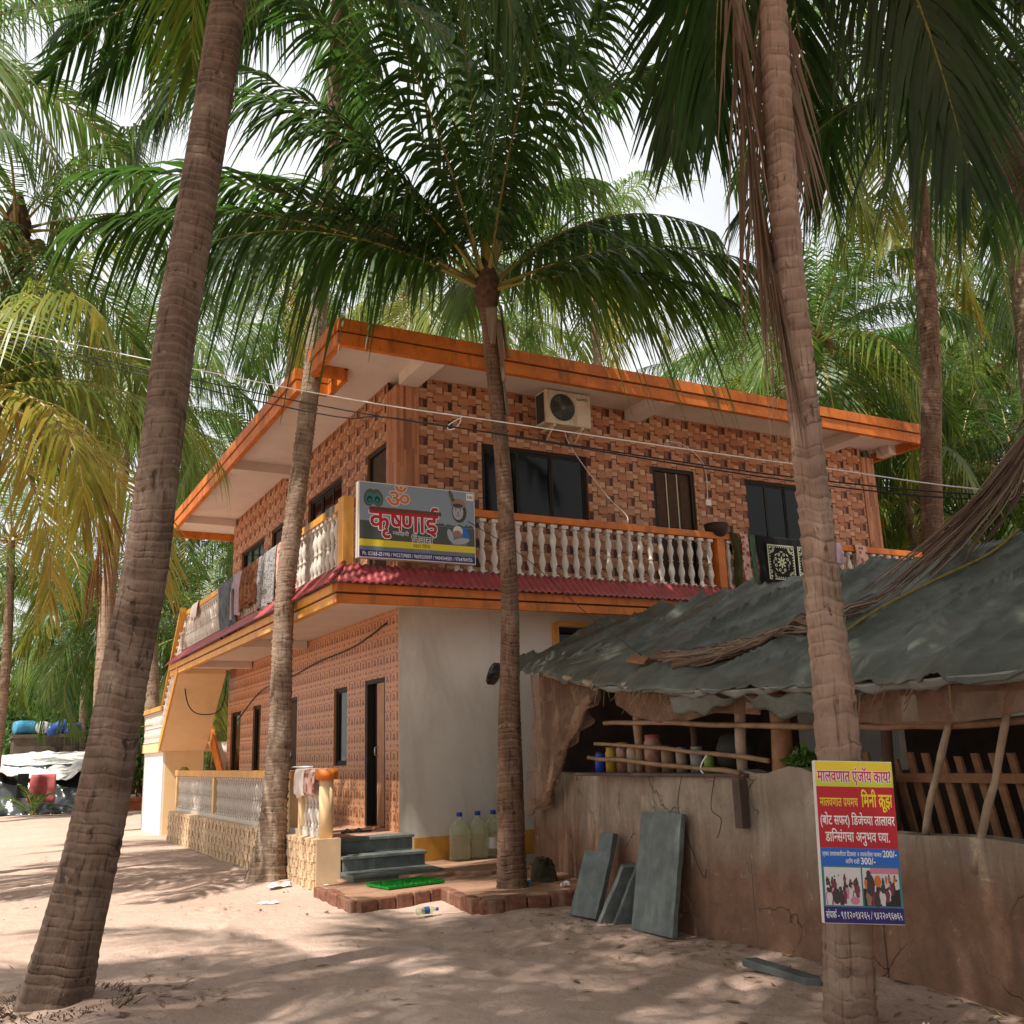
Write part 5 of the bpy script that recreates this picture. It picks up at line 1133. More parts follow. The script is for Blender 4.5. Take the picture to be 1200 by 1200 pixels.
disc(mb, U(.17), V_(.84), .022, .04, pi['pr_dark'], z+.0024); disc(mb, U(.40), V_(.865), .024, .02, pi['pr_pink'], z+.0024); disc(mb, U(.59), V_(.70), .012, .018, pi['pr_dark'], z+.0024); disc(mb, U(.61), V_(.77), .02, .055, pi['pr_dark'], z+.0023); disc(mb, U(.70), V_(.745), .018, .03, pi['pr_orange'], z+.0025)
mb.build('printed_face', P, tb, off=(0, 0, 0))
mb = MB()
for zz in (.3, -.3): mb.tube([(-.02, zz, -.047), (-.12, zz, -.12), (-.16, zz, -.25), (-.05, zz, -.42), (.10, zz, -.38), (.14, zz, -.2), (.10, zz, -.06)], .004, 6)
mb.build('binding_wire', 'cable_black', tb, off=(0, 0, 0))

# air conditioner high on the front wall
ac = thing('air_conditioner', 'cream air conditioner outdoor unit bracketed high on the tiled wall', 'air conditioner', (7.68, 12.2, 6.30))
AX0, AX1, AY0, AY1, AZ0, AZ1 = 7.28, 8.08, 12.08, 12.40, 6.30, 6.84
mb = MB(); mb.box(AX0, AX1, AY0, AY1, AZ0, AZ1); mb.build('body', 'ac_body', ac, bevel=.015)
fxc, fzc = AX0+.29, (AZ0+AZ1)/2
Mf = Matrix.Translation((fxc, AY0-.002, fzc)) @ Matrix.Rotation(R(90), 4, 'X')
mb = MB(); mb.lathe([(.215, .0), (.215, .004), (.01, .005)], 32, M=Mf, cap=False); mb.build('fan_opening', 'ac_dark', ac)
mb = MB()
for k in range(9): mb.tube([(Mf @ Vector(((.02+.024*k)*math.cos(a), (.02+.024*k)*math.sin(a), .018))) for a in [2*math.pi*q/28 for q in range(29)]], .0028, 5, cap=False)
for k in range(16): a = k*math.pi/8; mb.tube([Mf @ Vector((.03*math.cos(a), .03*math.sin(a), .018)), Mf @ Vector((.22*math.cos(a+.25), .22*math.sin(a+.25), .012))], .0028, 5)
mb.lathe([(.001, .02), (.045, .02), (.05, .012), (.05, .004)], 20, M=Mf); mb.build('fan_grille', 'ac_mesh', ac)
mb = MB()
for k in range(3):
    a = k*2.094; pts = [(.045*math.cos(a), .045*math.sin(a), .006), (.19*math.cos(a-.35), .19*math.sin(a-.35), .006), (.2*math.cos(a+.4), .2*math.sin(a+.4), .010), (.05*math.cos(a+.6), .05*math.sin(a+.6), .010)]
    mb.add([Mf @ Vector(q) for q in pts], [(0, 1, 2, 3)])
mb.build('fan_blade', 'ac_mesh', ac)
mb = MB(); mb.box(AX1-.27, AX1-.005, AY0-.006, AY0-.0005, AZ0+.03, AZ1-.02); mb.build('side_panel', 'ac_body', ac, bevel=.002)
mb = MB(); runs, w = layout('LLOYD', .03)
for v, f in runs: mb.add([(AX1-.25+p[0]*.19/w, AY0-.0075, AZ1-.115+p[1]*.055) for p in v], f)
mb.build('lettering', 'pr_black', ac)
mb = MB(); mb.box(AX0-.002, AX0+.001, AY0+.05, AY1-.03, AZ0+.04, AZ1-.04); mb.build('side_vent', 'ac_dark', ac)
mb = MB()
for x in (AX0+.14, AX1-.16): mb.box(x, x+.035, AY0+.02, 12.498, AZ0-.035, AZ0-.002); mb.tube([(x+.017, 12.47, AZ0-.25), (x+.017, AY0+.06, AZ0-.03)], .012, 6)
mb.build('bracket', 'ac_body', ac)
mb = MB(); mb.tube(spline([(7.72, 12.3, 6.3), (7.78, 12.25, 6.05), (7.9, 12.0, 5.6), (8.12, 11.75, 5.1), (8.3, 11.62, 4.85), (8.28, 11.55, 4.68), (8.24, 11.50, 4.2)], 24).tolist(), .008, 7); mb.build('drain_hose', 'white_cloth', ac)

# cloths over the balcony rails
def drape(ax, u0, u1, zb, mat, label, name='towel', skew=0., cat='towel', zin=.3, c=4.0, zt=4.665, hw=.075, out=None, bulge=.02, group=None):
    mb = MB(); n = max(10, int((u1-u0)/.02))
    path = [(hw+.012, zt-zin), (hw+.012, zt), (hw*.6, zt+.015), (-hw*.6, zt+.015), (-hw-.014, zt)]
    for k in range(1, 9): path.append((-hw-.02-bulge*math.sin(k/8*2.2), zt+(zb-zt)*k/8))
    P = np.array(path); m = len(P)-1
    sd = int(abs(u0)*100) % 50
    def fn(a, b):
        i = min(int(b*m), m-1); w = b*m-i; p = P[i]*(1-w)+P[i+1]*w; u = u0+(u1-u0)*a; low = max(0, (zt-p[1]))
        o = p[0]-(.022*math.sin(u*19+sd)+.015*math.sin(u*43+sd*2+p[1]*3))*min(1, low*3)*(1 if p[0] < 0 else .3)-.0
        u = u+skew*low+.012*math.sin(p[1]*9+sd)
        zz = p[1]-(.03*math.sin(u*11+sd) if b > .98 else 0)
        return (c+o, u, zz) if ax == 'x' else (u, c+o, zz)
    mb.grid(fn, n, m*3)
    o = mb.build(name, mat, off=(c, (u0+u1)/2, zb) if ax == 'x' else ((u0+u1)/2, c, zb), solid=.008); return tag(o, label, cat, group)
drape('x', 17.35, 18.6, 3.66, 'grey_cloth', 'long dark grey blanket hanging lowest over the side balcony rail', 'blanket', -.45, 'blanket')
drape('x', 16.75, 17.42, 3.90, 'lilac_cloth', 'pale lilac towel on the side balcony rail beside the dark grey blanket', 'towel')
drape('x', 15.62, 16.72, 3.95, 'check_cloth', 'brown woven bedspread hanging over the side balcony rail', 'bedspread', cat='bedspread')
drape('x', 14.55, 15.58, 3.78, 'floral_cloth', 'grey floral blanket hanging over the side balcony rail', 'blanket', .12, 'blanket')
drape('x', 13.75, 14.5, 4.05, 'pinkprint_cloth', 'pink printed cloth on the side rail behind the roof notch palm', 'cloth', cat='cloth')
drape('x', 20.35, 21.0, 4.36, 'white_cloth', 'small crumpled pale cloth at the far end of the side balcony rail', 'cloth', .2, 'cloth', .1)
K2 = dict(c=11.595, zt=4.695, hw=.07)
drape('y', 10.20, 10.33, 3.80, 'olive_cloth', 'narrow olive cloth hanging on the front balcony rail', 'cloth', cat='cloth', **K2)
drape('y', 10.36, 10.52, 3.80, 'pinkprint_cloth', 'pink and white edged cloth on the front balcony rail beside the olive cloth', 'cloth', cat='cloth', **K2)
drape('y', 10.53, 10.66, 3.80, 'green_cloth', 'narrow dull green cloth on the front balcony rail', 'cloth', cat='cloth', **K2)
rug = drape('y', 10.70, 12.05, 3.80, 'black_cloth', 'black rug with pale ornamental squares hanging on the front balcony rail', 'rug', cat='rug', **K2)
mb = MB(); yy = 11.595-.07-.066
def orn(x0, x1, z0, z1):
    w = x1-x0; h = z1-z0; cx, cz = (x0+x1)/2, (z0+z1)/2
    def rc(a, b, e, f, m, o=0): mb.add([(a, yy-o, e), (b, yy-o, e), (b, yy-o, f), (a, yy-o, f)], [(0, 1, 2, 3)], m)
    rc(x0, x1, z0, z1, 1); rc(x0+.02, x1-.02, z0+.02, z1-.02, 0, .002)
    def el(u, v_, ru, rv, rot, m, o):
        n = 10; pts = []
        for q in range(n):
            a = 2*math.pi*q/n; x, y = ru*math.cos(a), rv*math.sin(a); pts.append((cx+(u+x*math.cos(rot)-y*math.sin(rot))*w, yy-o, cz+(v_+x*math.sin(rot)+y*math.cos(rot))*h))
        mb.add(pts, [tuple(range(n))], m)
    for k in range(8):
        a = k*math.pi/4; el(.10*math.cos(a), .10*math.sin(a), .075, .026, a, 1, .004)
        el(.24*math.cos(a+.39), .24*math.sin(a+.39), .05, .045, a, 1, .004); el(.24*math.cos(a+.39), .24*math.sin(a+.39), .022, .02, a, 0, .006)
        el(.30*math.cos(a), .30*math.sin(a), .06, .018, a+1.57, 1, .005)
    for sx in (-1, 1):
        for sy in (-1, 1):
            for k in range(5): a = k*math.pi/8; el(sx*(.40-.12*math.cos(a)), sy*(.40-.12*math.sin(a)), .045, .016, math.atan2(-sy*math.sin(a), -sx*math.cos(a)), 1, .004)
            el(sx*.41, sy*.41, .03, .03, 0, 1, .005)
    for k in range(11):
        q = -.40+.08*k
        for (u, v_) in ((q, .435), (q, -.435), (.435, q), (-.435, q)): el(u, v_, .02, .02, 0, 1, .0045)
orn(10.86, 11.42, 4.0, 4.56); orn(11.50, 11.98, 4.0, 4.56)
mb.build('woven_pattern', ['black_cloth', 'pale_green_cloth'], rug, off=tuple(rug.location))
drape('y', 12.38, 12.55, 4.34, 'lilac_cloth', 'small dusty pink cloth on the front rail right of the tan trunk', 'cloth', cat='cloth', **K2)
drape('y', 12.86, 13.10, 4.36, 'pinkprint_cloth', 'small printed pink cloth on the front rail nearest the wall end', 'cloth', cat='cloth', **K2)
mb = MB(); mb.lathe([(.02, 4.47), (.12, 4.51), (.17, 4.58), (.19, 4.70), (.175, 4.705), (.155, 4.61), (.02, 4.55)], 20, M=Matrix.Translation((9.98, 11.60, .135)), cap=False)
o = mb.build('bowl', 'dark_bowl', off=(9.98, 11.6, 4.6)); tag(o, 'dark brown basin resting on the front balcony rail above the orange post', 'basin')
# veranda cloths
mb = MB()
drape('x', 12.0, 12.42, 1.08, 'pinkprint_cloth', 'red and white checked cloth drying on the veranda end pillar', 'cloth', cat='cloth', c=VX+.09, zt=1.36, hw=.085, zin=.15)
drape('x', 12.45, 12.86, 1.05, 'white_cloth', 'fringed white towel on the veranda rail beside the end pillar', 'towel', c=VX+.09, zt=1.36, hw=.085, zin=.15)
mb = MB(); mb.tube([(3.72, 13.15, 1.40), (3.9, 12.55, 1.40)], .01, 6); o = mb.build('stick', 'cable_white', off=(3.8, 12.9, 1.4)); tag(o, 'short white stick lying across the veranda rail by the palm', 'stick')
mb = MB()
for y, dx in ((20.6, 0), (20.9, .02)):
    mb.grid(lambda a, b: (VX+.02+.13*a, y+.22*b, 1.356+.07*math.sin(math.pi*a)*math.sin(math.pi*b)*(1.2-.4*b)), 8, 10)
o = mb.build('cloth', 'rope_yellow', off=(VX+.08, 20.8, 1.356)); tag(o, 'small crumpled yellow cloth lying on the far end of the veranda rail', 'cloth')
sl_ = thing('slippers', 'pair of dark slippers left on the veranda floor by the door', 'slippers', (4.85, 13.2, .54))
for dx, rz in ((0, .3), (.16, .1)):
    mb = MB(); M = Matrix.Translation((4.55+dx, 12.95, .541)) @ Matrix.Rotation(rz+1.4, 4, 'Z')
    mb.add([M @ Vector((a*(1 if y_ > 0 else .8), y_, zz)) for zz in (0, .02) for a, y_ in ((-.04, -.12), (.04, -.12), (.048, .05), (.03, .13), (-.03, .13), (-.048, .05))], [(5, 4, 3, 2, 1, 0), (6, 7, 8, 9, 10, 11)]+[(k, (k+1) % 6, 6+(k+1) % 6, 6+k) for k in range(6)])
    mb.tube([M @ Vector(p) for p in ((-.045, .02, .02), (-.02, .05, .05), (0, .09, .022), (.02, .05, .05), (.045, .02, .02))], .008, 6)
    mb.build('slipper', 'black_rubber', sl_)
# water jugs
def jug(x, y, label):
    t = thing('water_jug', label, 'water jug', (x, y, .158), None, 'clear water jugs beside the slate steps')
    mb = MB(); M = Matrix.Translation((x, y, .158))
    pr = [(.02, 0), (.125, .0), (.14, .02)]
    for k in range(5): pr += [(.140, .05+k*.06), (.132, .065+k*.06), (.140, .08+k*.06)]
    pr += [(.14, .37), (.125, .42), (.08, .47), (.04, .50), (.033, .52), (.033, .555)]
    mb.lathe(pr, 22, M=M, cap=False); mb.build('bottle', 'clear_plastic', t)
    mb = MB(); mb.lathe([(.038, .545), (.038, .59), (.03, .595), (.001, .595)], 16, M=M); mb.build('cap', 'cap_blue', t); return t
jug(5.78, 12.22, 'clear water jug with a blue cap nearest the slate steps'); jug(6.06, 12.25, 'clear water jug in the middle of the three by the wall')
t = jug(6.31, 12.29, 'clear water jug with a paper label beside the slender palm trunk')
mb = MB(); mb.grid(lambda a, b: (6.31+.1415*math.cos(-2.9+1.5*a), 12.29+.1415*math.sin(-2.4+1.5*a), .158+.12+.14*b), 10, 3); mb.build('paper_label', 'paper', t)
# doormat
mb = MB(); M = Matrix.Translation((4.40, 10.72, .125)) @ Matrix.Rotation(R(10), 4, 'Z'); mb.box(-.36, .36, -.24, .24, 0, .022, M=M)
rr = random.Random(1)
for k in range(2600):
    x, y = rr.uniform(-.36, .36), rr.uniform(-.24, .24); a, b = rr.uniform(-.012, .012), rr.uniform(-.012, .012); mb.add([M @ Vector(p) for p in ((x-.003, y, .02), (x+.003, y, .02), (x+a, y+b, .042))], [(0, 1, 2)])
o = mb.build('doormat', 'green_mat', off=(4.40, 10.72, .12)); tag(o, 'bright green grass mat lying in front of the slate steps', 'doormat')
# slate slabs leaning on the shed wall
def slab(name, label, p0, along, w, h, th, lean_to, group=None, chip=.012, seed=0):
    """p0: foot of the slab's left front corner, along: direction of its width, lean_to: horizontal offset of the top"""
    rr = random.Random(seed); a = Vector((*along, 0)).normalized(); l = Vector((*lean_to, 0)); upv = (Vector((0, 0, math.sqrt(max(.01, h*h-l.length**2))))+l).normalized(); nn = a.cross(upv).normalized()
    mb = MB(); nu, nh = 6, 10
    def edge(side):
        return [(0 if side == 0 else w)+rr.uniform(-chip, chip)*.35 for _ in range(nh+1)]
    e0, e1 = edge(0), edge(1)
    for s_, (o, fl) in enumerate(((0, 1), (th, 0))):
        pts = [Vector(p0)+a*(e0[j]+(e1[j]-e0[j])*i/nu)+upv*(h*j/nh+(rr.uniform(-chip, chip)*.4 if j == nh else 0))-nn*(-o) for j in range(nh+1) for i in range(nu+1)]
        pts = [q+nn*rr.uniform(-.002, .002) for q in pts]
        mb.add(pts, [((j*(nu+1)+i, j*(nu+1)+i+1, (j+1)*(nu+1)+i+1, (j+1)*(nu+1)+i) if fl else (j*(nu+1)+i, (j+1)*(nu+1)+i, (j+1)*(nu+1)+i+1, j*(nu+1)+i+1)) for j in range(nh) for i in range(nu)])
    N = (nu+1)*(nh+1); b = list(range(nu+1))+[j*(nu+1)+nu for j in range(1, nh+1)]+[nh*(nu+1)+i for i in range(nu-1, -1, -1)]+[j*(nu+1) for j in range(nh-1, 0, -1)]
    mb.f += [(b[k], N+b[k], N+b[(k+1) % len(b)], b[(k+1) % len(b)]) for k in range(len(b))]; mb.m += [0]*len(b); mb.t += [.5]*len(b); mb.sm += [False]*len(b)
    o = mb.build(name, 'slate', off=tuple(p0)); return tag(o, label, 'stone slab', group)
slab('stone_slab', 'tallest grey slate slab leaning alone on the shed wall', (5.235, 7.56, -.02), (.0, -.62), .58, .98, .045, (.20, .02), seed=1)
slab('stone_slab', 'broad cracked slate slab at the front of the leaning group', (5.20, 8.52, -.02), (.06, -.46), .38, .60, .05, (.19, -.03), seed=2)
slab('stone_slab', 'small narrow slate block sticking up behind the broad cracked slab', (5.29, 8.40, .0), (.06, -.46), .19, .74, .06, (.22, -.03), seed=3)
slab('stone_slab', 'thin slate slab seen edge on beside the broad cracked slab', (5.17, 8.06, -.02), (.42, -.10), .42, .56, .06, (.16, -.20), seed=4)
slab('stone_slab', 'grey slate slab outermost on the right of the leaning group', (5.24, 7.92, -.02), (.40, -.12), .40, .60, .055, (.20, -.16), seed=5)
mb = MB(); M = Matrix.Translation((4.93, 5.45, .015)) @ Matrix.Rotation(R(-84), 4, 'Z') @ Matrix.Rotation(R(4), 4, 'Y')
mb.add([M @ Vector(p) for p in [(x, y, z_) for z_ in (-.02, .03) for x, y in ((-.30, -.05), (.26, -.07), (.33, .0), (.28, .05), (-.27, .06))]], [(4, 3, 2, 1, 0), (5, 6, 7, 8, 9)]+[(k, (k+1) % 5, 5+(k+1) % 5, 5+k) for k in range(5)])
o = mb.build('stone_slab', 'slate', off=(4.93, 5.45, 0), bevel=.006); tag(o, 'narrow slate offcut lying flat on the sand left of the tan trunk', 'stone slab')
# mossy stump by the slender palm
mb = MB()
def stump(a, b):
    th = 2*math.pi*a; ph = b*math.pi*.5; rr_ = 1+1.0*float(fbm(np.float64(math.cos(th)*2.2+3), np.float64(math.sin(th)*2.2+b*3.2), 6, 5)); c_ = math.cos(ph)**.55
    return (5.74+.15*c_*rr_*math.cos(th), 9.98+.17*c_*rr_*math.sin(th), .09+.24*math.sin(ph)*(1+.25*math.sin(th*2+1)*(1-b))*rr_)
mb.grid(stump, 40, 20); o = mb.build('tree_stump', 'mossy', off=(5.74, 9.98, .115)); tag(o, 'small dark mossy stump against the shed wall behind the slender trunk', 'stump')
# plastic bottle on the sand
t = thing('plastic_bottle', 'crushed clear plastic bottle lying on the sand before the brick edging', 'bottle', (4.03, 9.3, .0))
M = Matrix.Translation((3.93, 9.30, .05)) @ Matrix.Rotation(R(5), 4, 'Z') @ Matrix.Rotation(R(90), 4, 'Y')
mb = MB(); mb.lathe([(.01, 0), (.033, .004), (.036, .03), (.03, .05), (.036, .07), (.031, .10), (.036, .13), (.034, .16), (.014, .2), (.013, .215)], 14, M=M, cap=False); mb.build('bottle_body', 'clear_plastic', t)
mb = MB(); mb.lathe([(.016, .21), (.016, .232), (.001, .233)], 12, M=M); mb.build('cap', 'cap_blue', t)
mb = MB(); mb.lathe([(.0365, .072), (.0325, .10), (.0365, .128)], 14, M=M, cap=False); mb.build('bottle_label', 'barrel_blue', t)
# scraps
def scrap(x, y, z, s, mat, label, seed, name='paper_scrap', cat='scrap', h=.05):
    mb = MB(); mb.grid(lambda a, b: (x+(a-.5)*s[0]+.02*math.sin(b*9+seed), y+(b-.5)*s[1]+.02*math.sin(a*7+seed), z+.008+h*abs(math.sin(a*5+seed)*math.sin(b*6+seed*2))), 12, 12, smooth=False)
    o = mb.build(name, mat, off=(x, y, z)); return tag(o, label, cat)
scrap(3.98, 12.35-.75, .02, (.34, .28), 'paper', 'crumpled white paper on the sand at the foot of the notch palm', 1)
scrap(3.45, 12.35, .02, (.26, .14), 'paper', 'torn strip of white plastic on the sand by the veranda plinth', 3, 'plastic_scrap')
scrap(3.0, 11.2, .0, (.2, .16), 'paper', 'flat pale plastic scrap on open sand near the thick trunk', 6, 'plastic_scrap', h=.015)
scrap(5.62, 9.35, .12, (.07, .06), 'paper', 'tiny white scrap on the raised earth behind the brick edging', 4)
scrap(5.38, 9.72, .12, (.08, .06), 'barrel_teal', 'tiny blue plastic scrap on the raised earth by the slender palm', 5, 'plastic_scrap', 'scrap')
scrap(4.56, 4.0, -.01, (.12, .1), 'paper', 'small white scrap on the sand at the foot of the tan trunk', 2)
# ground litter: dead leaflets, twigs, crumbs of earth
mb = MB(); rr = random.Random(21)
def gz(x, y): return float(ground_h(np.float64(x), np.float64(y)))
for k in range(1500):
    q = rr.random()
    if q < .35: x, y = rr.gauss(5.15, .35)-.0, rr.uniform(3.4, 8.8); x = min(x, shed_x(y)-.04)
    elif q < .55: a = rr.uniform(0, 6.28); d = rr.uniform(.25, .95); x, y = .75+d*math.cos(a), 7.3+d*math.sin(a)
    else: x, y = rr.uniform(-1, 5), rr.uniform(4, 20)
    if x > 3.6 and y > 8.9: continue
    z_ = gz(x, y)+.004; a = rr.uniform(0, 6.28); L = rr.choice([.012, .02, .03, .05])*rr.uniform(.5, 1.5); w = L*rr.uniform(.08, .35); c_, s_ = math.cos(a), math.sin(a)
    mb.add([(x-c_*L, y-s_*L, z_), (x+s_*w, y-c_*w, z_+.006), (x+c_*L, y+s_*L, z_+rr.uniform(0, .02)), (x-s_*w, y+c_*w, z_+.008)], [(0, 1, 2, 3)], rr.choice([0, 0, 1, 2]))
o = mb.build('fallen_leaves', ['leaf_litter', 'twig', 'dry_leaf']); tag(o, 'scattered dry leaf bits, twigs and crumbs on the sand', 'litter', None, 'stuff')
# root fibres around the big palm
mb = MB()
for k in range(300):
    a = rr.uniform(0, 6.28); d = rr.uniform(.24, .36); x, y = .70+d*math.cos(a), 7.32+d*math.sin(a); L = rr.uniform(.03, .16)
    mb.tube([(x, y, .07*rr.random()), (x+math.cos(a)*L*.5, y+math.sin(a)*L*.5, .03), (x+math.cos(a+rr.uniform(-.5, .5))*L, y+math.sin(a+rr.uniform(-.5, .5))*L, gz(x, y)+.01)], [.005, .004, .002], 4)
o = mb.build('root_fibres', 'fibre'); tag(o, 'mat of exposed root fibres around the thick leaning trunk', 'roots', None, 'stuff')

# ------------------------------------------------------------------ cables
def cable(pts, r, mat, label, n=40, jit=0.):
    P = spline(pts, n); mb = MB(); mb.tube(P.tolist(), r, 6); o = mb.build('overhead_cable', mat, off=tuple(P[0])); return tag(o, label, 'cable')
cable([(-2.5, 15.0, 7.55), (-.61, 12.88, 6.79), (2.74, 9.34, 5.16), (4.36, 7.87, 4.56), (6.38, 6.19, 3.91), (7.97, 4.75, 3.43), (11, 2.2, 3.1)], .006, 'cable_white', 'white overhead cable crossing in front of the upper floor')
cable([(-2.5, 15.0, 7.4), (-.6, 12.88, 6.68), (2.74, 9.33, 5.03), (4.36, 7.88, 4.44), (6.37, 6.2, 3.79), (7.97, 4.75, 3.40), (11, 2.2, 3.02)], .007, 'cable_black', 'upper of the two black overhead cables below the white one')
cable([(-2.5, 15.0, 7.33), (-.59, 12.88, 6.63), (2.74, 9.33, 4.94), (3.5, 8.35, 4.63), (6.37, 6.2, 3.75), (7.96, 4.75, 3.36), (11, 2.2, 2.98)], .007, 'cable_black', 'lower of the two black overhead cables below the white one')
mb = MB(); mb.tube(spline([(4.0, 8.20, 4.69), (3.93, 8.27, 4.65), (3.885, 8.31, 4.61), (3.89, 8.31, 4.575), (3.94, 8.27, 4.58), (3.975, 8.23, 4.63), (3.985, 8.22, 4.69)], 24).tolist(), .005, 6); o = mb.build('cable_loop', 'cable_white', off=(4, 8.15, 4.6)); tag(o, 'loose tied loop of white wire on the white overhead cable', 'wire loop')
cable([(5.60, 11.45, 4.5), (5.56, 9.9, 3.73), (5.2, 8.1, 2.83), (5.1, 7.04, 2.28)], .005, 'cable_black', 'thin black cable running from the balcony down to the shed eave')
cable([(5.03, 12.9, 3.3), (5.03, 14.2, 3.12), (5.03, 16.0, 3.05), (5.02, 17.2, 2.95), (4.9, 18.4, 2.85), (5.03, 20.0, 2.75), (5.03, 21.6, 2.3)], .012, 'cable_black', 'slack black cable running along the ground floor tiled wall')
cable([(4.0, 22.1, 3.28), (4.1, 22.0, 2.7), (4.4, 22.2, 2.5), (4.9, 22.55, 2.62), (5.0, 22.5, 3.25)], .012, 'cable_black', 'black cable looping below the far end of the balcony')
for k, y in enumerate((7.05, 6.62)):
    mb = MB(); mb.tube(spline([(shed_x(y)-.02, y, 1.25), (shed_x(y)-.05, y+.04, 1.0), (shed_x(y)-.03, y-.05, .72+.2*k), (shed_x(y)-.04, y-.02-.2*(1-k), .45+.35*k), (shed_x(y)-.05, y-.28*(1-k), .52+.25*k)], 20).tolist(), .0035, 5)
    o = mb.build('hanging_wire', 'cable_black', off=(shed_x(y), y, .6)); tag(o, ('long thin black wire dangling and curling on the shed wall below the sill', 'short thin black wire hanging on the shed wall below the sill')[k], 'wire')
# ------------------------------------------------------------------ on the shed roof
def roof_rope(ts, mat, label, r_=.012):
    pts = [Vector(roof_pt(y, t_))+Vector((0, 0, .03)) for y, t_ in ts]; P = spline(pts, 30); mb = MB(); mb.tube(P.tolist(), r_, 6); o = mb.build('rope', mat, off=tuple(P[0])); tag(o, label, 'rope')
roof_rope([(5.35, .12), (5.3, .35), (5.2, .6), (5.05, .85), (4.98, .99)], 'rope_yellow', 'yellow rope stretched down the near part of the tarpaulin roof')
roof_rope([(9.3, .10), (9.0, .35), (8.6, .65), (8.3, .98)], 'bamboo', 'dull rope stretched down the far part of the tarpaulin roof', .006)
def roof_frond(y0, t0, y1, t1, label, seed, n=90, spread=.12, lift=0.):
    t = thing('dry_frond', label, 'palm frond', tuple(Vector(roof_pt(y0, t0))+Vector((0, 0, .06))))
    rr = random.Random(seed); o0 = Vector(t.location); mb = MB()
    for k in range(n):
        off = rr.gauss(0, spread); s0 = rr.uniform(0, .55); s1 = min(1.05, s0+rr.uniform(.25, .6)); pts = []
        for q in range(5):
            s_ = s0+(s1-s0)*q/4; y = y0+(y1-y0)*s_+off*(.35+.9*s_); tt = t0+(t1-t0)*s_
            p = Vector(roof_pt(y, min(.99, max(.03, tt)))); p.z += .03+rr.uniform(0, .07)+lift*max(0, s_-.3); pts.append(p)
        mb.tube(pts, [.010, .012, .011, .008, .003], 4, tone=rr.random())
    mb.build('leaflets', 'dry_leaf', t)
    mb = MB(); mb.tube([Vector(roof_pt(y0+(y1-y0)*s_, min(.99, t0+(t1-t0)*s_)))+Vector((0, 0, .07)) for s_ in (-.05, .2, .45, .7, .95)], [.03, .026, .02, .014, .006], 8, tone=.2); mb.build('midrib', 'dry_leaf', t)
roof_frond(6.9, .10, 5.75, .66, 'dry brown palm frond lying across the tarpaulin behind the tan trunk', 3, 100, .10)
roof_frond(7.35, .13, 6.3, .34, 'short dead palm frond with dark leaflets near the tarpaulin eave', 4, 90, .12)
t = thing('dry_frond', 'long dead frond hanging down onto the tarpaulin roof near its ridge', 'palm frond', (7.0, 5.35, 3.1))
rr = random.Random(8); mb = MB()
A0, A1, A2, A3 = Vector((7.95, 3.8, 5.7)), Vector((7.75, 4.5, 4.4)), Vector((7.3, 5.1, 3.4)), Vector(roof_pt(5.75, .62))+Vector((0, 0, .08))
for k in range(140):
    s0 = rr.uniform(0, .6); s1 = min(1.1, s0+rr.uniform(.2, .5)); P = spline([A0, A1, A2, A3], 41); off = Vector((rr.gauss(0, .06), rr.gauss(0, .10), rr.gauss(0, .04))); pts = []
    for q in range(6):
        s_ = min(.999, s0+(s1-s0)*q/5); p = Vector(P[int(s_*40)])+off*(.25+1.2*(q/5)*min(1, .3+s_)); p.z -= .10*(q/5)**2*rr.random(); pts.append(p)
    mb.tube(pts, [.006, .009, .009, .008, .006, .002], 4, tone=rr.random())
mb.build('leaflets', 'dry_leaf', t)
mb = MB(); mb.tube(spline([A0, A1, A2, A3], 20).tolist(), [.028-.0011*k for k in range(20)], 8, tone=.3); mb.build('midrib', 'dry_leaf', t)
p = Vector(roof_pt(7.55, .10)); mb = MB(); mb.grid(lambda a, b: (p.x+.18*b-.05, p.y+.28*(a-.5), p.z+.04+.07*math.sin(math.pi*b)+.05*a), 10, 8); o = mb.build('palm_spathe', 'wood', off=tuple(p), solid=.012); tag(o, 'curled reddish brown palm spathe lying at the tarpaulin eave', 'palm spathe')
# ------------------------------------------------------------------ shelf in the shed opening
GJ = 'jars along the kitchen sill of the shed'
def jar(y, r_, h, fill, lid, label, x=5.66, z_=1.275):
    t = thing('jar', label, 'jar', (x, y, z_), None, GJ); M = Matrix.Translation((x, y, z_))
    mb = MB(); mb.lathe([(.005, 0), (r_, .0), (r_, h*.78), (r_*.8, h*.88), (r_*.8, h*.92)], 16, M=M, cap=False); mb.build('jar_body', fill, t)
    mb = MB(); mb.lathe([(r_*.85, h*.9), (r_*.85, h), (.003, h*1.01)], 16, M=M, cap=False); mb.build('lid', lid, t)
jar(8.62, .055, .2, 'cap_blue', 'black_rubber', 'short blue jar at the far end of the kitchen sill')
jar(8.42, .06, .24, 'lid_yellow', 'lid_yellow', 'yellow jar with a yellow lid on the kitchen sill')
jar(8.22, .065, .28, 'spice_pink', 'lid_yellow', 'pink filled jar with a yellow lid on the kitchen sill')
jar(8.05, .06, .26, 'pale_pole', 'spice_pink', 'pale jar with a pinkish cap behind the first post on the kitchen sill')
jar(7.72, .085, .34, 'spice_pink', 'lid_red', 'largest jar with a red lid on the kitchen sill')
jar(7.50, .06, .24, 'straw', 'dark_wood', 'pale jar with a dark lid on the kitchen sill')
jar(7.30, .05, .22, 'pale_pole', 'steel', 'small jar with a metal lid on the kitchen sill')
jar(7.08, .06, .22, 'sheet_grey', 'sheet_grey', 'whitish tub with a pale lid on the kitchen sill')
jar(6.92, .045, .15, 'lime_plastic', 'lime_plastic', 'small lime green pot on the kitchen sill')
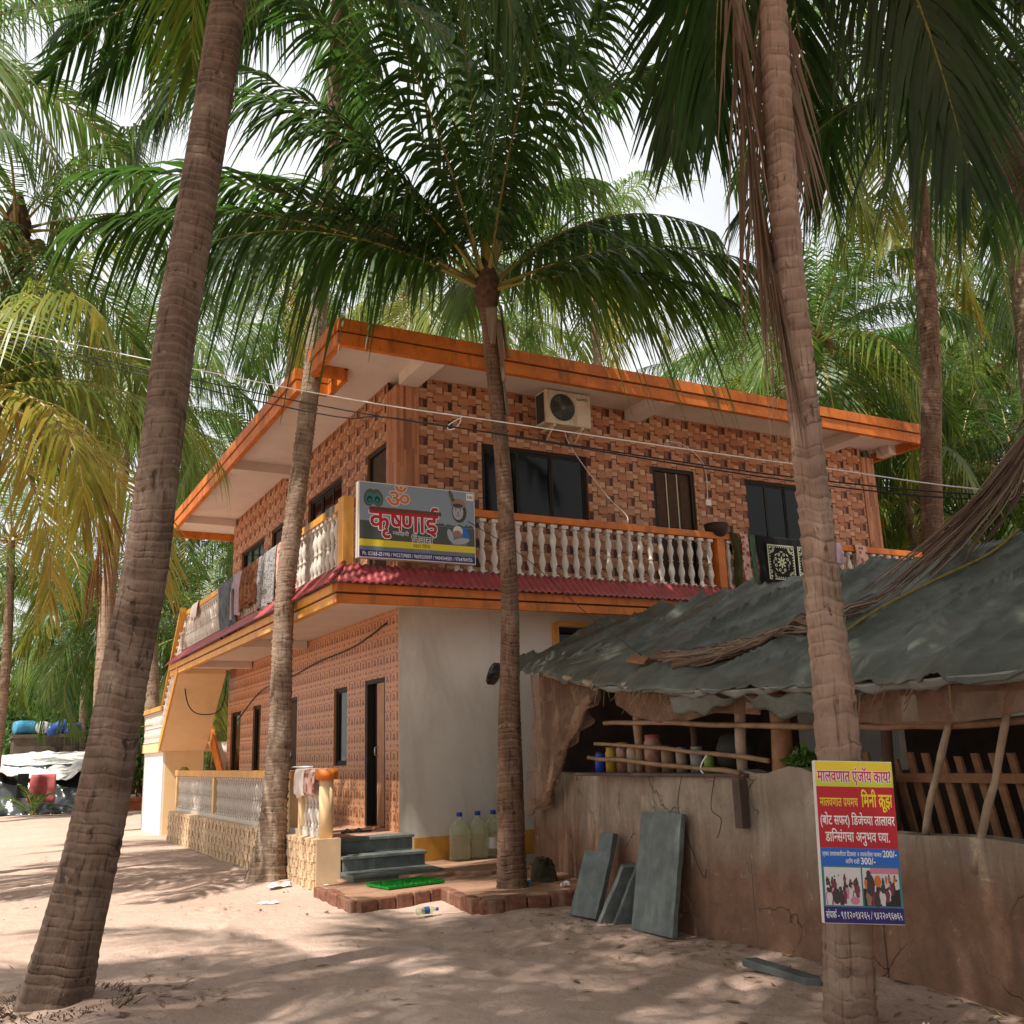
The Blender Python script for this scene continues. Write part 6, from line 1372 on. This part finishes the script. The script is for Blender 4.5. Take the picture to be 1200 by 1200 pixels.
mb = MB(); mb.lathe([(.05, 0), (.13, .02), (.17, .10), (.175, .2), (.14, .29), (.05, .33)], 14, M=Matrix.Translation((5.72, 6.62, 1.276)), cap=False); o = mb.build('cooking_pot', 'frame_dark', off=(5.72, 6.62, 1.276)); tag(o, 'blackened round pot at the near end of the kitchen sill', 'pot')
mb = MB(); mb.tube(spline([(5.48, 6.72, 1.42), (5.47, 6.78, 1.36), (5.47, 6.80, 1.30), (5.46, 6.74, 1.26)], 14).tolist(), .008, 6); o = mb.build('hook', 'cable_white', off=(5.48, 6.75, 1.3)); tag(o, 'short white cord tied to the pole over the kitchen sill', 'cord')
rg = np.random.default_rng(5); V = []; F = []
for k in range(260):
    d = rg.normal(size=3); d /= np.linalg.norm(d); p = np.array([5.58, 5.72, 1.37])+d*np.array([.07, .13, .06])*rg.uniform(.5, 1); a = rg.normal(size=3)*.02; b = rg.normal(size=3)*.015; V += [p, p+a+b, p+2*a, p+a-b]; F.append([4*k, 4*k+1, 4*k+2, 4*k+3])
o = bpy.data.objects.new('leaf_bundle', np_mesh('leaf_bundle', [(np.array(V), np.array(F), rg.uniform(.2, .7, 260), np.zeros(260, int))], ['bush_leaf'])); COL.objects.link(o); tag(o, 'green leafy bundle on the shed wall left of the trip board', 'herbs')
# light wall glimpsed through the back of the shed
mb = MB(); mb.box(12.0, 12.15, -4, 11.2, 0, 3.0); o = mb.build('neighbour_wall', 'bg_wall', off=(12.07, 3.6, 0)); tag(o, 'pale wall glimpsed through the gaps at the back of the shed', 'wall')

# ------------------------------------------------------------------ plastic shelter, tank and barrels at the back left
sh = thing('plastic_shelter', 'low shelter of black and white plastic sheets at the back of the yard', 'shelter', (2.3, 38.4, 0))
mb = MB()
def front(a, b):
    x = -3.5+7.6*a; y = 38.4-.4*x+1.0*b+.5*fbm(np.float64(a*14), np.float64(b*3), 3, 4)+.12*abs(math.sin(a*31+b*4)); z_ = 1.6*b*(1+.15*fbm(np.float64(a*8), 0., 9, 3))
    return (x, float(y)-.7*(1-b)**2, float(z_)-.03)
mb.grid(front, 150, 18); mb.build('black_sheet', 'plastic_black', sh, solid=.02)
mb = MB()
def top(a, b):
    x = -3.6+7.8*a; n_ = float(fbm(np.float64(a*16), np.float64(b*4), 5, 4)); edge = .30+.75*float(fbm(np.float64(a*11), 2., 17, 4)); d = max(0, b-.62)/.38
    return (x, 38.9-.4*x+2.9*(1-b)+.25*n_-.10*d, 1.60+.42*(1-b)**.7+.22*n_-max(.05, edge)*d)
mb.grid(top, 150, 18); mb.build('white_sheet', 'plastic_white', sh, solid=.02)
mb = MB(); mb.box(1.62, 1.95, 37.05, 37.12, .55, 1.32); mb.build('hung_sheet', 'black_cloth', sh)
mb = MB(); mb.grid(lambda a, b: (2.02+.74*a-.12*(1-b)*(1-a), 37.0-.06*math.sin(a*7), .42+.86*b-.05*a*(1-b)), 14, 8); o = mb.build('cloth', 'pink_cloth', off=(2.4, 37, .4), solid=.012); tag(o, 'faded red cloth hanging on the front of the plastic shelter', 'cloth')
mb = MB(); mb.box(1.55, 3.75, 41.0, 43.2, -.1, 2.62); mb.box(1.48, 3.82, 40.93, 43.27, 2.55, 2.68); o = mb.build('water_tank', 'concrete_dark', off=(2.6, 42, 0), bevel=.02); tag(o, 'dark concrete tank block behind the plastic shelter', 'tank')
def barrel(x, y, rz, mat, label, tilt=90, r_=.26, L=.85):
    t = thing('barrel', label, 'barrel', (x, y, 2.68)); M = Matrix.Translation((x, y, 2.68+(r_ if tilt > 45 else .0))) @ Matrix.Rotation(rz, 4, 'Z') @ Matrix.Rotation(R(tilt), 4, 'Y')
    mb = MB(); z0 = -L/2 if tilt > 45 else 0
    mb.lathe([(.01, z0), (r_*.86, z0), (r_*.92, z0+.03), (r_, z0+L*.2), (r_*1.03, z0+L*.24), (r_, z0+L*.28), (r_, z0+L*.7), (r_*1.03, z0+L*.74), (r_*.98, z0+L*.8), (r_*.88, z0+L*.96), (r_*.82, z0+L), (.01, z0+L)], 18, M=M, cap=False); mb.build('barrel_body', mat, t)
    mb = MB(); mb.lathe([(.01, z0+L), (r_*.35, z0+L), (r_*.33, z0+L+.04), (.01, z0+L+.045)], 12, M=M, cap=False); mb.build('barrel_lid', 'black_rubber', t)
barrel(1.95, 41.35, .35, 'barrel_teal', 'teal blue barrel lying at the left on the concrete tank'); barrel(2.52, 41.2, 1.3, 'plastic_white', 'whitish blue barrel lying in the middle on the concrete tank', 90, .24, .6)
barrel(2.95, 41.1, .2, 'barrel_blue', 'blue barrel lying tilted across its neighbour on the concrete tank', 66, .22, .8); barrel(3.5, 41.2, 0, 'barrel_blue', 'dark blue tub standing at the right on the concrete tank', 0, .36, .4)
t = thing('palm_seedling', 'young palm seedling in front of the black plastic shelter', 'palm seedling', (2.09, 36.2, 0))
rg = np.random.default_rng(3); add_part('crown', np_mesh('crown', [frond(rg, 1.25, R(a), R(e), R(60), .5, 18, .45, segs=2, fold=40, width=1.6) for a, e in ((0, 70), (80, 60), (170, 55), (200, 40), (300, 62), (340, 35), (130, 80))], ['palm_leaf', 'rachis']), t)
mb = MB(); mb.box(4.6, 6.6, 36.5, 37.2, 0, .28); mb.box(4.7, 6.4, 36.45, 37.1, .281, .42); o = mb.build('tile_stack', 'red_clay', off=(5.6, 36.8, 0), bevel=.02); tag(o, 'low stack of orange clay tiles between the far trunks', 'tile stack')
mb = MB(); mb.tube(spline([(2.7, 26.0, 2.6), (3.5, 25, 2.35), (4.3, 24.9, 2.5)], 12).tolist(), .01, 5); o = mb.build('clothes_line', 'rope_yellow', off=(3.5, 25, 2.4)); tag(o, 'thin yellow line strung from the staircase corner towards the grove', 'rope')
